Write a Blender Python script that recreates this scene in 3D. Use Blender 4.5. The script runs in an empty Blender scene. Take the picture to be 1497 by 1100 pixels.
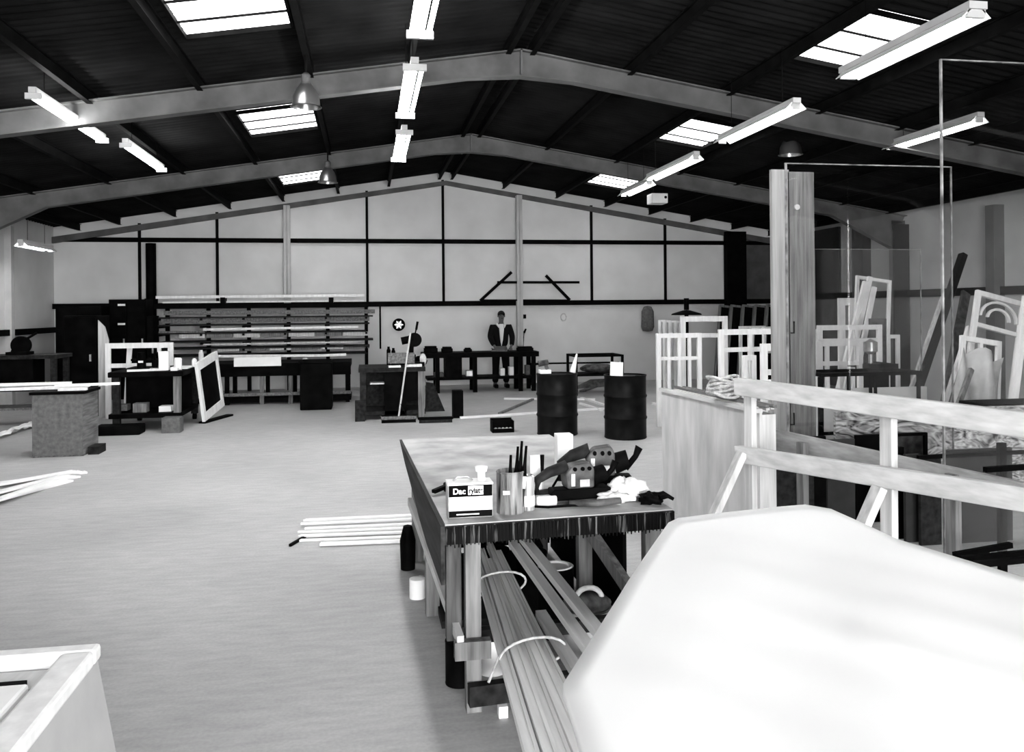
import bpy, bmesh, math, random
from mathutils import Vector, Matrix
random.seed(7)
PI = math.pi
C = bpy.context.scene.collection
S = bpy.context.scene

# ------------------------------------------------------------ camera, sky, light, exposure
FPX, TH, RO, CX, CY, HC = 1230.0, math.radians(9.82), math.radians(.5), 748.5, 453.0, 1.8
_F = Vector((math.sin(TH), math.cos(TH), 0)); _R0 = Vector((math.cos(TH), -math.sin(TH), 0)); _U0 = Vector((0, 0, 1))
_R = math.cos(RO)*_R0 - math.sin(RO)*_U0; _U = math.sin(RO)*_R0 + math.cos(RO)*_U0
_C = Vector((0, 0, HC))
cam = bpy.data.objects.new('camera', bpy.data.cameras.new('camera')); C.objects.link(cam)
M3 = Matrix((_R, _U, -_F)).transposed()
cam.matrix_world = Matrix.Translation(_C) @ M3.to_4x4()
cam.data.sensor_fit = 'HORIZONTAL'; cam.data.sensor_width = 36.0
cam.data.lens = FPX/1497*36
cam.data.shift_x = 0.0
cam.data.shift_y = -(550-CY)/1497
cam.data.clip_start = .05; cam.data.clip_end = 200
S.camera = cam

w = bpy.data.worlds.new('world'); S.world = w; w.use_nodes = True
bg = w.node_tree.nodes['Background']; bg.inputs[0].default_value = (1, 1, 1, 1); bg.inputs[1].default_value = 7.0
S.view_settings.view_transform = 'Standard'; S.view_settings.look = 'None'
S.view_settings.exposure = 1.0; S.view_settings.gamma = 1.0; S.view_settings.use_curve_mapping = False
TUBE = 50.0

def rear_fill():                      # added area lamp behind the camera, brightening the room from an assumed door
    l = bpy.data.lights.new('unseen_fill_light', 'AREA'); l.shape = 'RECTANGLE'; l.size = 7.0; l.size_y = 3.6
    l.energy = 720; l.color = (1, 1, 1)
    o = bpy.data.objects.new('unseen_fill_light', l); C.objects.link(o)
    o.location = (1.2, -4.6, 2.0); o.rotation_euler = (math.radians(86), 0, 0)
rear_fill()

def ray(x, y): return _F*FPX + _R*(x-CX) - _U*(y-CY)
def AZ(x, y, z=0.0):
    d = ray(x, y); return _C + d*((z-HC)/d.z)
def AY(x, y, Y):
    d = ray(x, y); return _C + d*(Y/d.y)
def AX(x, y, X):
    d = ray(x, y); return _C + d*(X/d.x)

# ------------------------------------------------------------ materials
MATS = {}
def mat(name, v, rough=.7, noise=0.0, scale=4.0, metal=0.0, stretch=(1, 1, 1), bump=0.0, spec=.12, detail=4.0, v2=None):
    if name in MATS: return MATS[name]
    m = bpy.data.materials.new(name); m.use_nodes = True; nt = m.node_tree
    b = nt.nodes['Principled BSDF']
    b.inputs['Base Color'].default_value = (v, v, v, 1); b.inputs['Roughness'].default_value = rough
    b.inputs['Metallic'].default_value = metal; b.inputs['Specular IOR Level'].default_value = spec
    if noise or bump:
        tc = nt.nodes.new('ShaderNodeTexCoord'); mp = nt.nodes.new('ShaderNodeMapping')
        mp.inputs['Scale'].default_value = stretch
        nz = nt.nodes.new('ShaderNodeTexNoise'); nz.inputs['Scale'].default_value = scale; nz.inputs['Detail'].default_value = detail
        nt.links.new(tc.outputs['Object'], mp.inputs[0]); nt.links.new(mp.outputs[0], nz.inputs['Vector'])
        cr = nt.nodes.new('ShaderNodeValToRGB')
        a, c = max(0, v-noise), min(1, v+noise) if v2 is None else v2
        cr.color_ramp.elements[0].position = .3; cr.color_ramp.elements[1].position = .7
        cr.color_ramp.elements[0].color = (a, a, a, 1); cr.color_ramp.elements[1].color = (c, c, c, 1)
        nt.links.new(nz.outputs[0], cr.inputs[0]); nt.links.new(cr.outputs[0], b.inputs['Base Color'])
        if bump:
            bp = nt.nodes.new('ShaderNodeBump'); bp.inputs['Strength'].default_value = bump; bp.inputs['Distance'].default_value = .02
            nt.links.new(nz.outputs[0], bp.inputs['Height']); nt.links.new(bp.outputs[0], b.inputs['Normal'])
    MATS[name] = m; return m
def emis(name, s):
    m = bpy.data.materials.new(name); m.use_nodes = True; nt = m.node_tree; nt.nodes.clear()
    o = nt.nodes.new('ShaderNodeOutputMaterial'); e = nt.nodes.new('ShaderNodeEmission')
    e.inputs[1].default_value = s; nt.links.new(e.outputs[0], o.inputs[0]); return m
def glassmat(name, tint=.93, gl=1.0):
    m = bpy.data.materials.new(name); m.use_nodes = True; nt = m.node_tree; nt.nodes.clear()
    o = nt.nodes.new('ShaderNodeOutputMaterial'); t = nt.nodes.new('ShaderNodeBsdfTransparent'); g = nt.nodes.new('ShaderNodeBsdfGlossy')
    t.inputs[0].default_value = (tint, tint, tint, 1); g.inputs['Roughness'].default_value = .02
    f = nt.nodes.new('ShaderNodeFresnel'); f.inputs[0].default_value = 1.45
    mx = nt.nodes.new('ShaderNodeMixShader')
    nt.links.new(f.outputs[0], mx.inputs[0]); nt.links.new(t.outputs[0], mx.inputs[1]); nt.links.new(g.outputs[0], mx.inputs[2])
    nt.links.new(mx.outputs[0], o.inputs[0]); return m
def skymat():
    m = bpy.data.materials.new('translucent_sheet'); m.use_nodes = True; nt = m.node_tree; nt.nodes.clear()
    o = nt.nodes.new('ShaderNodeOutputMaterial'); t = nt.nodes.new('ShaderNodeBsdfTranslucent'); t.inputs[0].default_value = (.75, .75, .75, 1)
    nt.links.new(t.outputs[0], o.inputs[0]); return m

def floormat():
    m = bpy.data.materials.new('concrete_floor'); m.use_nodes = True; nt = m.node_tree
    b = nt.nodes['Principled BSDF']; b.inputs['Roughness'].default_value = .62; b.inputs['Specular IOR Level'].default_value = .25
    tc = nt.nodes.new('ShaderNodeTexCoord')
    def nz(scale, st, det=6):
        mp = nt.nodes.new('ShaderNodeMapping'); mp.inputs['Scale'].default_value = st
        n = nt.nodes.new('ShaderNodeTexNoise'); n.inputs['Scale'].default_value = scale; n.inputs['Detail'].default_value = det
        nt.links.new(tc.outputs['Object'], mp.inputs[0]); nt.links.new(mp.outputs[0], n.inputs['Vector']); return n
    n1 = nz(.7, (1, 1, 1)); n2 = nz(9, (.6, 2.2, 1)); n3 = nz(55, (1, 1, 1), 2)
    def mr(n, a, c, lo=.3, hi=.7):
        r = nt.nodes.new('ShaderNodeMapRange'); r.inputs[1].default_value = lo; r.inputs[2].default_value = hi
        r.inputs[3].default_value = a; r.inputs[4].default_value = c; nt.links.new(n.outputs[0], r.inputs[0]); return r
    a = mr(n1, .34, .43); c = mr(n2, .88, 1.06); d = mr(n3, .93, 1.06)
    m1 = nt.nodes.new('ShaderNodeMath'); m1.operation = 'MULTIPLY'; m2 = nt.nodes.new('ShaderNodeMath'); m2.operation = 'MULTIPLY'
    nt.links.new(a.outputs[0], m1.inputs[0]); nt.links.new(c.outputs[0], m1.inputs[1])
    nt.links.new(m1.outputs[0], m2.inputs[0]); nt.links.new(d.outputs[0], m2.inputs[1])
    nt.links.new(m2.outputs[0], b.inputs['Base Color']); return m

M_floor = floormat()
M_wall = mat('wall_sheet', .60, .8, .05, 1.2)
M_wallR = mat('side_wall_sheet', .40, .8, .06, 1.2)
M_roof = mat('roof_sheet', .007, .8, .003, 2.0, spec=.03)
M_steel = mat('grey_rafter_steel', .085, .6, .03, 2.5, spec=.15)
M_dsteel = mat('dark_steel', .003, .7, .002, 5, spec=.03)
M_lsteel = mat('pale_column_steel', .42, .6, .05, 3)
M_black = mat('black_paint', .002, .6, .0015, 6, spec=.02)
M_drum = mat('drum_black', .002, .45, .002, 8, v2=.006, spec=.1)
M_white = mat('white_paint', .80, .5, .04, 6)
M_prim = mat('white_primer_wood', .74, .6, .08, 3, stretch=(6, 6, 1))
M_pine = mat('pale_pine', .46, .6, .10, 3, stretch=(8, 8, .7))
M_pineY = mat('pale_pine_long', .47, .6, .09, 3, stretch=(8, .7, 8))
M_oldw = mat('weathered_timber', .14, .7, .07, 3, stretch=(9, 9, .8))
M_oldY = mat('weathered_timber_long', .13, .7, .07, 3, stretch=(9, .8, 9))
M_dwood = mat('dark_timber', .012, .7, .010, 3, stretch=(6, 1, 6))
M_mould = mat('planed_moulding', .66, .5, .07, 3, stretch=(14, .6, 14))
M_ply = mat('plywood_face', .44, .65, .09, 2.4, stretch=(3, 3, .8))
M_plank = mat('grained_plank', .14, .6, .07, 3.5, stretch=(9, 9, .45))
M_grey = mat('grey_cabinet', .11, .6, .03, 20)
M_paper = mat('white_paper', .85, .8)
M_sheet = mat('white_polythene', .93, .6)
M_rag = mat('pale_rag', .6, .9, .2, 14, bump=.6)
M_metal = mat('worn_metal', .5, .35, .25, 8, metal=.7)
M_tool = mat('tool_grey', .06, .45, .045, 12)
M_skin = mat('skin', .10, .6); M_hair = mat('hair', .01, .7); M_jack = mat('dark_jacket', .006, .9, spec=.05); M_shirt = mat('pale_shirt', .6, .9)
M_rope = mat('rope', .45, .8, .2, 30)
M_ref = mat('polished_reflector', .30, .3, 0, metal=.9)
M_glass = glassmat('clear_glass')
M_edge = mat('glass_edge', .16, .3, .12, 9)
M_sky = skymat()
M_tube = emis('lit_tube', TUBE)

# ------------------------------------------------------------ mesh helpers
class MB:
    def __init__(s): s.bm = bmesh.new()
    def pts(s, vs, fs):
        v = [s.bm.verts.new(p) for p in vs]
        for f in fs: s.bm.faces.new([v[i] for i in f])
        return s
    def box(s, x0, x1, y0, y1, z0, z1):
        return s.pts([(x, y, z) for x in (x0, x1) for y in (y0, y1) for z in (z0, z1)],
                     [(0, 1, 3, 2), (4, 6, 7, 5), (0, 4, 5, 1), (2, 3, 7, 6), (0, 2, 6, 4), (1, 5, 7, 3)])
    def bar(s, p, q, w=.05, h=.05, up=(0, 0, 1)):        # w across, h along up
        p, q = Vector(p), Vector(q); d = (q-p).normalized(); u = Vector(up)
        a = d.cross(u)
        if a.length < 1e-4: a = d.cross(Vector((0, 1, 0)))
        a.normalize(); u = a.cross(d).normalized()
        vs = []
        for e in (p, q):
            for i, j in ((-1, -1), (1, -1), (1, 1), (-1, 1)): vs.append(e+a*(w/2*i)+u*(h/2*j))
        return s.pts(vs, [(0, 1, 2, 3), (7, 6, 5, 4), (0, 4, 5, 1), (1, 5, 6, 2), (2, 6, 7, 3), (3, 7, 4, 0)])
    def cyl(s, p, q, r0, r1=None, n=16, cap=True):
        if r1 is None: r1 = r0
        p, q = Vector(p), Vector(q); d = (q-p).normalized()
        a = d.cross(Vector((0, 0, 1)))
        if a.length < 1e-3: a = Vector((1, 0, 0))
        a.normalize(); b = d.cross(a)
        v0 = [s.bm.verts.new(p+(a*math.cos(2*PI*i/n)+b*math.sin(2*PI*i/n))*r0) for i in range(n)]
        v1 = [s.bm.verts.new(q+(a*math.cos(2*PI*i/n)+b*math.sin(2*PI*i/n))*r1) for i in range(n)]
        for i in range(n): s.bm.faces.new((v0[i], v0[(i+1) % n], v1[(i+1) % n], v1[i]))
        if cap:
            if r0 > 1e-4: s.bm.faces.new(v0[::-1])
            if r1 > 1e-4: s.bm.faces.new(v1)
        return s
    def lathe(s, prof, o=(0, 0, 0), n=24):               # prof: (r, z)
        rings = []
        for r, z in prof:
            if r < 1e-4: rings.append([s.bm.verts.new((o[0], o[1], o[2]+z))])
            else: rings.append([s.bm.verts.new((o[0]+r*math.cos(2*PI*i/n), o[1]+r*math.sin(2*PI*i/n), o[2]+z)) for i in range(n)])
        for A, B in zip(rings, rings[1:]):
            for i in range(n):
                j = (i+1) % n
                if len(A) == 1 and len(B) == 1: continue
                if len(A) == 1: s.bm.faces.new((A[0], B[i], B[j]))
                elif len(B) == 1: s.bm.faces.new((A[i], A[j], B[0]))
                else: s.bm.faces.new((A[i], A[j], B[j], B[i]))
        return s
    def tube(s, P, r, n=8):
        P = [Vector(p) for p in P]; rings = []
        for k, p in enumerate(P):
            d = (P[min(k+1, len(P)-1)]-P[max(k-1, 0)]).normalized()
            a = d.cross(Vector((.13, .21, 1))).normalized(); b = d.cross(a)
            rr = r if not isinstance(r, (list, tuple)) else r[k]
            rings.append([s.bm.verts.new(p+(a*math.cos(2*PI*i/n)+b*math.sin(2*PI*i/n))*rr) for i in range(n)])
        for A, B in zip(rings, rings[1:]):
            for i in range(n): s.bm.faces.new((A[i], A[(i+1) % n], B[(i+1) % n], B[i]))
        s.bm.faces.new(rings[0][::-1]); s.bm.faces.new(rings[-1]); return s
    def prism(s, poly, ext):                             # poly: 3D points, ext: vector
        n = len(poly); e = Vector(ext)
        a = [s.bm.verts.new(p) for p in poly]; b = [s.bm.verts.new(Vector(p)+e) for p in poly]
        s.bm.faces.new(a[::-1]); s.bm.faces.new(b)
        for i in range(n): s.bm.faces.new((a[i], a[(i+1) % n], b[(i+1) % n], b[i]))
        return s
    def ell(s, c, r, n=14, m=9, jit=0.0):
        c = Vector(c); rx, ry, rz = r
        rings = []
        for i in range(m+1):
            t = PI*i/m
            if i in (0, m): rings.append([s.bm.verts.new(c+Vector((0, 0, rz*math.cos(t))))]); continue
            rings.append([s.bm.verts.new(c+Vector((rx*math.sin(t)*math.cos(2*PI*k/n), ry*math.sin(t)*math.sin(2*PI*k/n), rz*math.cos(t)))*(1+random.uniform(-jit, jit))) for k in range(n)])
        for A, B in zip(rings, rings[1:]):
            for i in range(n):
                j = (i+1) % n
                if len(A) == 1: s.bm.faces.new((A[0], B[i], B[j]))
                elif len(B) == 1: s.bm.faces.new((A[j], A[i], B[0]))
                else: s.bm.faces.new((A[i], B[i], B[j], A[j]))
        return s
    def build(s, name, m, parent=None, local=False, bevel=0, smooth=False, recalc=True):
        if recalc: bmesh.ops.recalc_face_normals(s.bm, faces=s.bm.faces)
        if parent is None:
            xs = [v.co.x for v in s.bm.verts]; ys = [v.co.y for v in s.bm.verts]; zs = [v.co.z for v in s.bm.verts]
            o0 = Vector(((min(xs)+max(xs))/2, (min(ys)+max(ys))/2, min(zs)))
        elif local: o0 = Vector((0, 0, 0))
        else:
            o0 = Vector((0, 0, 0)); p = parent
            while p: o0 += p.location; p = p.parent
        if o0.length: bmesh.ops.translate(s.bm, verts=s.bm.verts, vec=-o0)
        me = bpy.data.meshes.new(name); s.bm.to_mesh(me); s.bm.free()
        if smooth:
            for p in me.polygons: p.use_smooth = True
        me.materials.append(m)
        o = bpy.data.objects.new(name, me); C.objects.link(o)
        if parent: o.parent = parent
        else: o.location = o0
        if smooth == 'auto':
            md = o.modifiers.new('edge_split', 'EDGE_SPLIT'); md.split_angle = math.radians(35)
        if bevel:
            md = o.modifiers.new('bevel', 'BEVEL'); md.width = bevel; md.segments = 2; md.limit_method = 'ANGLE'
        return o

def tag(o, label, cat, group=None, kind=None):
    o['label'] = label; o['category'] = cat
    if group: o['group'] = group
    if kind: o['kind'] = kind
    return o
def thing(name, label, cat, loc=(0, 0, 0), rotz=0.0, tilt=0.0, group=None):
    o = bpy.data.objects.new(name, None); C.objects.link(o); o.location = loc; o.rotation_euler = (tilt, 0, rotz)
    o.empty_display_size = .1
    return tag(o, label, cat, group)
def dup(o, loc=None, rotz=None, label=None, parent=None):
    c = o.copy(); C.objects.link(c)
    if parent: c.parent = parent
    if loc is not None: c.location = loc
    if rotz is not None: c.rotation_euler.z = rotz
    if label: c['label'] = label
    for ch in list(o.children): dup(ch, parent=c)
    return c
def struct(o): o['kind'] = 'structure'; return o

# ------------------------------------------------------------ the shed
XL, XR, YB, YF, XC = -6.85, 10.6, 20.2, -4.8, 1.9
def rz(x, top=5.14): return top-.16*abs(x-XC)
struct(MB().box(XL-.3, XR+.3, YF-3, YB+.3, -.2, 0).build('floor', M_floor))
def gable(y0, y1, name, m, hole=None):
    mb = MB()
    if not hole:
        mb.prism([(XL-.2, y0, 0), (XR+.2, y0, 0), (XR+.2, y0, rz(XR+.2)), (XC, y0, rz(XC)), (XL-.2, y0, rz(XL-.2))], (0, y1-y0, 0))
    else:
        a, b, h = hole
        mb.prism([(XL-.2, y0, 0), (a, y0, 0), (a, y0, rz(a)), (XL-.2, y0, rz(XL-.2))], (0, y1-y0, 0))
        mb.prism([(b, y0, 0), (XR+.2, y0, 0), (XR+.2, y0, rz(XR+.2)), (b, y0, rz(b))], (0, y1-y0, 0))
        mb.prism([(a, y0, h), (b, y0, h), (b, y0, rz(b)), (XC, y0, rz(XC)), (a, y0, rz(a))], (0, y1-y0, 0))
    return struct(mb.build(name, m))
gable(YB, YB+.15, 'wall_back', M_wall)
gable(YF-.15, YF, 'wall_front', M_wall, (-2.3, 4.8, 3.8))  # opening assumed, out of view, to let light in from behind
struct(MB().box(XL-.2, XL, YF-.3, YB+.2, 0, rz(XL)+.05).build('wall_left', M_wall))
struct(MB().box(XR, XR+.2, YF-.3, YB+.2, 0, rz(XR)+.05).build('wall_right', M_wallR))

# corrugated roof with openings for the rooflights
SKY = [(-1.74, -.71, 7.25, 8.76), (-1.74, -.71, 12.0, 13.55), (-1.74, -.71, 17.2, 18.7),
       (4.74, 5.62, 7.38, 8.88), (4.74, 5.62, 11.9, 13.5), (4.84, 5.76, 16.75, 18.3)]
PER, NS = .15, 6
def corr(xs, y0, y1, mb, dz=0.0, thick=False):
    n = max(2, int(round((y1-y0)/PER*NS)))
    prev = None
    for k in range(n+1):
        y = y0+(y1-y0)*k/n; c = .018*math.cos(2*PI*y/PER)
        row = [mb.bm.verts.new((x, y, rz(x)+c+dz)) for x in xs]
        if prev:
            for i in range(len(xs)-1): mb.bm.faces.new((prev[i], prev[i+1], row[i+1], row[i]))
        prev = row
    return mb
mb = MB()
for side in (-1, 1):
    xs_all = sorted({XL-.2, XC} | {v for s in SKY for v in s[:2] if s[0] < XC}) if side < 0 else sorted({XR+.2, XC} | {v for s in SKY for v in s[:2] if s[0] > XC})
    for a, b in zip(xs_all, xs_all[1:]):
        holes = sorted([(s[2], s[3]) for s in SKY if s[0] <= a+1e-6 and s[1] >= b-1e-6])
        y = YF
        for h0, h1 in holes: corr((a, b), y, h0, mb); y = h1
        corr((a, b), y, YB+.1, mb)
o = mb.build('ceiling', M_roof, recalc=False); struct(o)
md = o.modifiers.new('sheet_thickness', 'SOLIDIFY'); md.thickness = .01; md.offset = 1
for i, s in enumerate(SKY):
    mb = MB(); corr((s[0], s[1]), s[2], s[3], mb)
    o = mb.build('window_%d' % (i+1), M_sky, recalc=False); struct(o)
    mb = MB()
    for fy in (.36, .7):
        y = s[2]+(s[3]-s[2])*fy; mb.bar((s[0], y, rz(s[0])-.035), (s[1], y, rz(s[1])-.035), .022, .02)
    for (xa, ya, xb, yb) in ((s[0], s[2], s[1], s[2]), (s[0], s[3], s[1], s[3]), (s[0], s[2], s[0], s[3]), (s[1], s[2], s[1], s[3])):
        mb.bar((xa, ya, rz(xa)-.03), (xb, yb, rz(xb)-.03), .03, .05)
    mb.build('glazing_frame', M_dsteel, o)
tn = [0]
def trim(mb, m, **k):
    tn[0] += 1; return struct(mb.build('trim_%d' % tn[0], m, **k))
# purlins
for x in (-6.3, -5.45, -4.26, -3.06, -1.87, -.62, .55, 1.75, 2.05, 3.3, 4.62, 5.86, 7.0, 8.1, 9.2, 10.2):
    z = rz(x)-.03; mb = MB()
    mb.box(x-.006, x+.006, YF, YB, z-.14, z); mb.box(x-.035, x+.03, YF, YB, z-.145, z-.137); mb.box(x-.035, x+.03, YF, YB, z-.01, z)
    trim(mb, M_dsteel)
# portal frames: I-section columns and rafters with haunches at apex and eaves
def frame(Y, m):
    zt = 5.0; mb = MB(); D = .26
    def R(x): return zt-.16*abs(x-XC)
    for sg in (-1, 1):
        xe = XL if sg < 0 else XR
        xh = xe-sg*1.6; xa = XC+sg*.65
        bot = [(XC, R(XC)-D-.06), (xa, R(xa)-D), (xh, R(xh)-D), (xe-sg*.3, R(xe)-D-.38)]
        top = [(xe, R(xe)), (XC, R(XC))]
        poly = [(x, Y-.006, z) for x, z in bot+top]
        mb.prism(poly, (0, .012, 0))
        mb.prism([(XC, Y-.08, R(XC)), (xe, Y-.08, R(xe)), (xe, Y-.08, R(xe)-.018), (XC, Y-.08, R(XC)-.018)], (0, .16, 0))
        for (a, za), (b, zb) in zip(bot, bot[1:]):
            mb.prism([(a, Y-.08, za), (b, Y-.08, zb), (b, Y-.08, zb-.018), (a, Y-.08, za-.018)], (0, .16, 0))
        # column
        xi = xe-sg*.3
        mb.box(min(xe, xi), max(xe, xi), Y-.006, Y+.006, 0, R(xe)-.1)
        for xx in (xe-sg*.008, xi+sg*.008): mb.box(xx-.008, xx+.008, Y-.08, Y+.08, 0, R(xe)-.3)
    mb.box(XC-.012, XC+.012, Y-.08, Y+.08, R(XC)-D-.07, R(XC))
    return trim(mb, m)
for Y in (15.2, 10.2, 5.2, .2): frame(Y, M_steel)
# gable rafter line, girts, joints, columns
mb = MB()
for sg, xe in ((-1, XL), (1, XR)):
    mb.prism([(XC, YB-.12, 4.9), (xe, YB-.12, 4.9-.16*abs(xe-XC)), (xe, YB-.12, 4.76-.16*abs(xe-XC)), (XC, YB-.12, 4.80)], (0, .1, 0))
trim(mb, M_steel)
trim(MB().box(XL, XR, YB-.1, YB, 3.40, 3.50), M_black)
trim(MB().box(XL, XR, YB-.12, YB, 1.90, 2.02), M_black)
for x in (-5.04, -3.36, .03, 1.83, 5.5, 7.41): trim(MB().box(x-.03, x+.03, YB-.05, YB, 2.02, rz(x)-.2), M_dsteel)
for x in (-1.79, 3.65):
    mb = MB(); zt = rz(x)-.3; y0 = 19.92
    mb.box(x-.07, x+.07, y0, y0+.012, 0, zt); mb.box(x-.005, x+.005, y0, YB-.1, 0, zt); mb.box(x-.07, x+.07, YB-.13, YB-.12, 0, zt)
    trim(mb, M_lsteel)
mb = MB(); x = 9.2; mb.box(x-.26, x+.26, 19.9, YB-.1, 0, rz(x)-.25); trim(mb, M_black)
# side wall posts and girts
trim(MB().box(XR-.34, XR-.02, 15.04, 15.10, 0, 3.42), M_black)
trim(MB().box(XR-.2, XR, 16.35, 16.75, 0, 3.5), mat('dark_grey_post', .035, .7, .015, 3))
trim(MB().box(XR-.05, XR, 17.5, YB, 2.12, 3.62), M_dsteel)  # dark panel painting deep shade into the far right corner
trim(MB().box(XR-.05, XR, 17.5, YB, 0, 1.98), mat('corner_shade', .07, .8, .02, 3))  # lower dark panel, same corner shade put into colour
trim(MB().box(9.47, XR-.05, YB-.04, YB, 2.02, 3.6), MATS['corner_shade'])  # gable end darkened by a panel where the light falls off
trim(MB().box(XR-.2, XR, 12.55, 12.75, 0, 3.5), mat('grey_post', .10, .7, .03, 3))
trim(MB().box(XR-.09, XR, 0, YB, 1.98, 2.12), M_black)
trim(MB().box(XL, XL+.12, 17.6, 17.75, 0, 3.5), M_lsteel)
trim(MB().box(XL, XL+.09, 10, YB, 1.38, 1.50), M_black)
trim(MB().box(XL, XL+.12, 12.6, 12.7, 0, 3.5), M_lsteel)
trim(MB().cyl((.32, YB-.06, 2.02), (.32, YB-.06, .9), .02, n=8), M_black)

# ------------------------------------------------------------ lamps
def batten(name, label, x, y0, y1, z, tubes, group, tilt=0, refl=False, tm=None):
    t = thing(name, label, 'light', (x, (y0+y1)/2, z), group=group)
    wd = .05+.06*tubes; hw = wd/2-.01 if refl else .035
    hous = MB().box(x-hw, x+hw, y0-.02, y1+.02, z+.03, z+.085)
    hous.build('housing', M_lsteel, t)
    if refl:
        r = MB(); r.prism([(x-.02, y0, z+.05), (x-.11, y0, z-.03), (x-.12, y0, z-.03), (x-.03, y0, z+.06)], (0, y1-y0, 0))
        r.prism([(x+.02, y0, z+.05), (x+.11, y0, z-.03), (x+.12, y0, z-.03), (x+.03, y0, z+.06)], (0, y1-y0, 0)); r.build('reflector', M_white, t)
    for k in range(tubes):
        xx = x+(k-(tubes-1)/2)*.065
        MB().cyl((xx, y0+.03, z), (xx, y1-.03, z), .019, n=10).build('tube', tm or M_tube, t, smooth='auto')
    for yy in (y0, y1-.03):
        MB().box(x-wd/2+.01, x+wd/2-.01, yy, yy+.03, z-.03, z+.03).build('end_cap', M_lsteel, t)
    for yy in (y0+.3, y1-.3):
        MB().cyl((x, yy, z+.085), (x, yy, rz(x)-.04), .004, n=6).build('hanger', M_dsteel, t)
    return t
G = 'fluorescent battens hung under the roof'
batten('fluorescent_lamp', 'nearest triple tube lamp of the middle row, cut by the top of the photo', .43, 4.75, 6.6, 3.95, 3, G)
batten('fluorescent_lamp', 'middle triple tube lamp of the centre row in front of the near rafter', .44, 7.46, 9.36, 3.95, 3, G)
batten('fluorescent_lamp', 'farthest triple tube lamp of the centre row, smallest of the three', .47, 10.2, 12.1, 3.95, 3, G)
batten('fluorescent_lamp', 'long bright tube lamp nearest on the left side of the roof', -3.22, 8.97, 11.2, 3.95, 2, G)
batten('fluorescent_lamp', 'second tube lamp on the left, behind the long bright one', -3.02, 11.45, 13.4, 3.95, 2, G)
batten('fluorescent_lamp', 'brightest tube lamp at upper right, beside the large rooflight', 4.44, 5.51, 7.2, 3.95, 2, G, refl=True)
batten('fluorescent_lamp', 'tube lamp crossing the near rafter on the right', 4.54, 8.33, 10.24, 3.95, 1, G, refl=True)
batten('fluorescent_lamp', 'tube lamp in the right row between the two smaller rooflights', 4.65, 11.36, 13.38, 3.95, 1, G, refl=True)
batten('fluorescent_lamp', 'farthest short tube lamp of the right row by the smallest rooflight', 4.8, 13.8, 15.3, 3.95, 1, G, refl=True)
batten('fluorescent_lamp', 'tube lamp alone at far right below the rafter, behind the tall glass edge', 7.0, 8.65, 10.35, 3.95, 1, G, refl=True)
batten('fluorescent_lamp', 'small low tube lamp high above the dark cabinets at far left', -5.85, 15.7, 17.1, 3.0, 1, G, refl=True)

def highbay(label, c, r, tilt=0):
    x, y, z = c
    t = thing('bell_lamp', label, 'light', (x, y, z), group='bell lamps under the roof')
    MB().lathe([(r*1.12, 0), (r, .012), (r*.93, r*.7), (r*.72, r*1.2), (r*.42, r*1.6), (r*.42, r*1.66), (r*.62, r*1.15), (r*.85, r*.65), (r*.94, .0)], (x, y, z), 28).build('shade', M_ref, t, smooth='auto')
    MB().lathe([(0, r*1.6), (r*.32, r*1.62), (r*.34, r*2.3), (r*.2, r*2.45), (0, r*2.5)], (x, y, z), 18).build('lamp_body', M_tool, t, smooth='auto')
    MB().ell((x, y, z+r*.75), (r*.3, r*.3, r*.45)).build('bulb', M_white, t, smooth=True)
    MB().cyl((x, y, z+r*2.45), (x, y, rz(x)-.03), .012, n=8).build('hanger', M_dsteel, t)
highbay('large polished bell lamp hanging in front of the near rafter, left of centre', (-.62, 9.3, 4.0), .15)
highbay('small bell lamp hanging over the second left rooflight strip, farther back', (-.62, 14.5, 3.97), .15)
highbay('bell lamp with a bright rim above the tall boards at right', (6.6, 12.3, 4.2), .17)
# heater box under the roof
p = AY(962, 298, 16.5)
t = thing('heater_box', 'small pale heater box hanging below the far right rafter', 'heater', (p.x, p.y, p.z))
MB().box(p.x-.17, p.x+.17, p.y-.12, p.y+.2, p.z, p.z+.2).build('casing', M_white, t, bevel=.01)
MB().cyl((p.x+.12, p.y-.125, p.z+.12), (p.x+.12, p.y-.11, p.z+.12), .03, n=12).build('knob', M_black, t)
for dx in (-.1, .1): MB().cyl((p.x+dx, p.y, p.z+.2), (p.x+dx, p.y, rz(p.x)-.03), .008, n=6).build('hanger', M_dsteel, t)

# ------------------------------------------------------------ things on the back wall
mb = MB(); y = YB-.16
A = lambda a, b: AY(a, b, y)
tag(MB().bar(A(702, 440), A(748, 398), .04, .07).bar(A(727, 413), A(847, 413), .04, .06).bar(A(798, 403), A(833, 439), .04, .07).bar(A(702, 439), A(833, 439), .03, .035).build('trestle_frame', M_black),
    'dark timber trestle frame standing on the wall rail, crossed by the pale column', 'frame')
c = A(583, 475)
t = thing('wall_disc', 'round dark saw blade with pale spokes hung on the back wall', 'saw blade', (c.x, c.y, c.z))
mb = MB()
for k in range(28):
    a0, a1 = 2*PI*k/28, 2*PI*(k+1)/28
    P = [(c.x+r*math.cos(a), c.y, c.z+r*math.sin(a)) for r, a in ((.08, a0), (.15, a0), (.15, a1), (.08, a1))]
    mb.prism(P, (0, .02, 0))
mb.build('rim', M_black, t)
mb = MB()
for a in (0, PI/3, 2*PI/3): mb.bar((c.x-.1*math.cos(a), c.y, c.z-.1*math.sin(a)), (c.x+.1*math.cos(a), c.y, c.z+.1*math.sin(a)), .02, .035, (0, 1, 0))
mb.build('spokes', M_metal, t)
c = A(767, 463); tag(MB().box(c.x-.06, c.x+.04, c.y, YB, c.z-.05, c.z+.05).build('socket_box', M_black, bevel=.01), 'small black socket box beside the pale wall column', 'socket')
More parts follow.
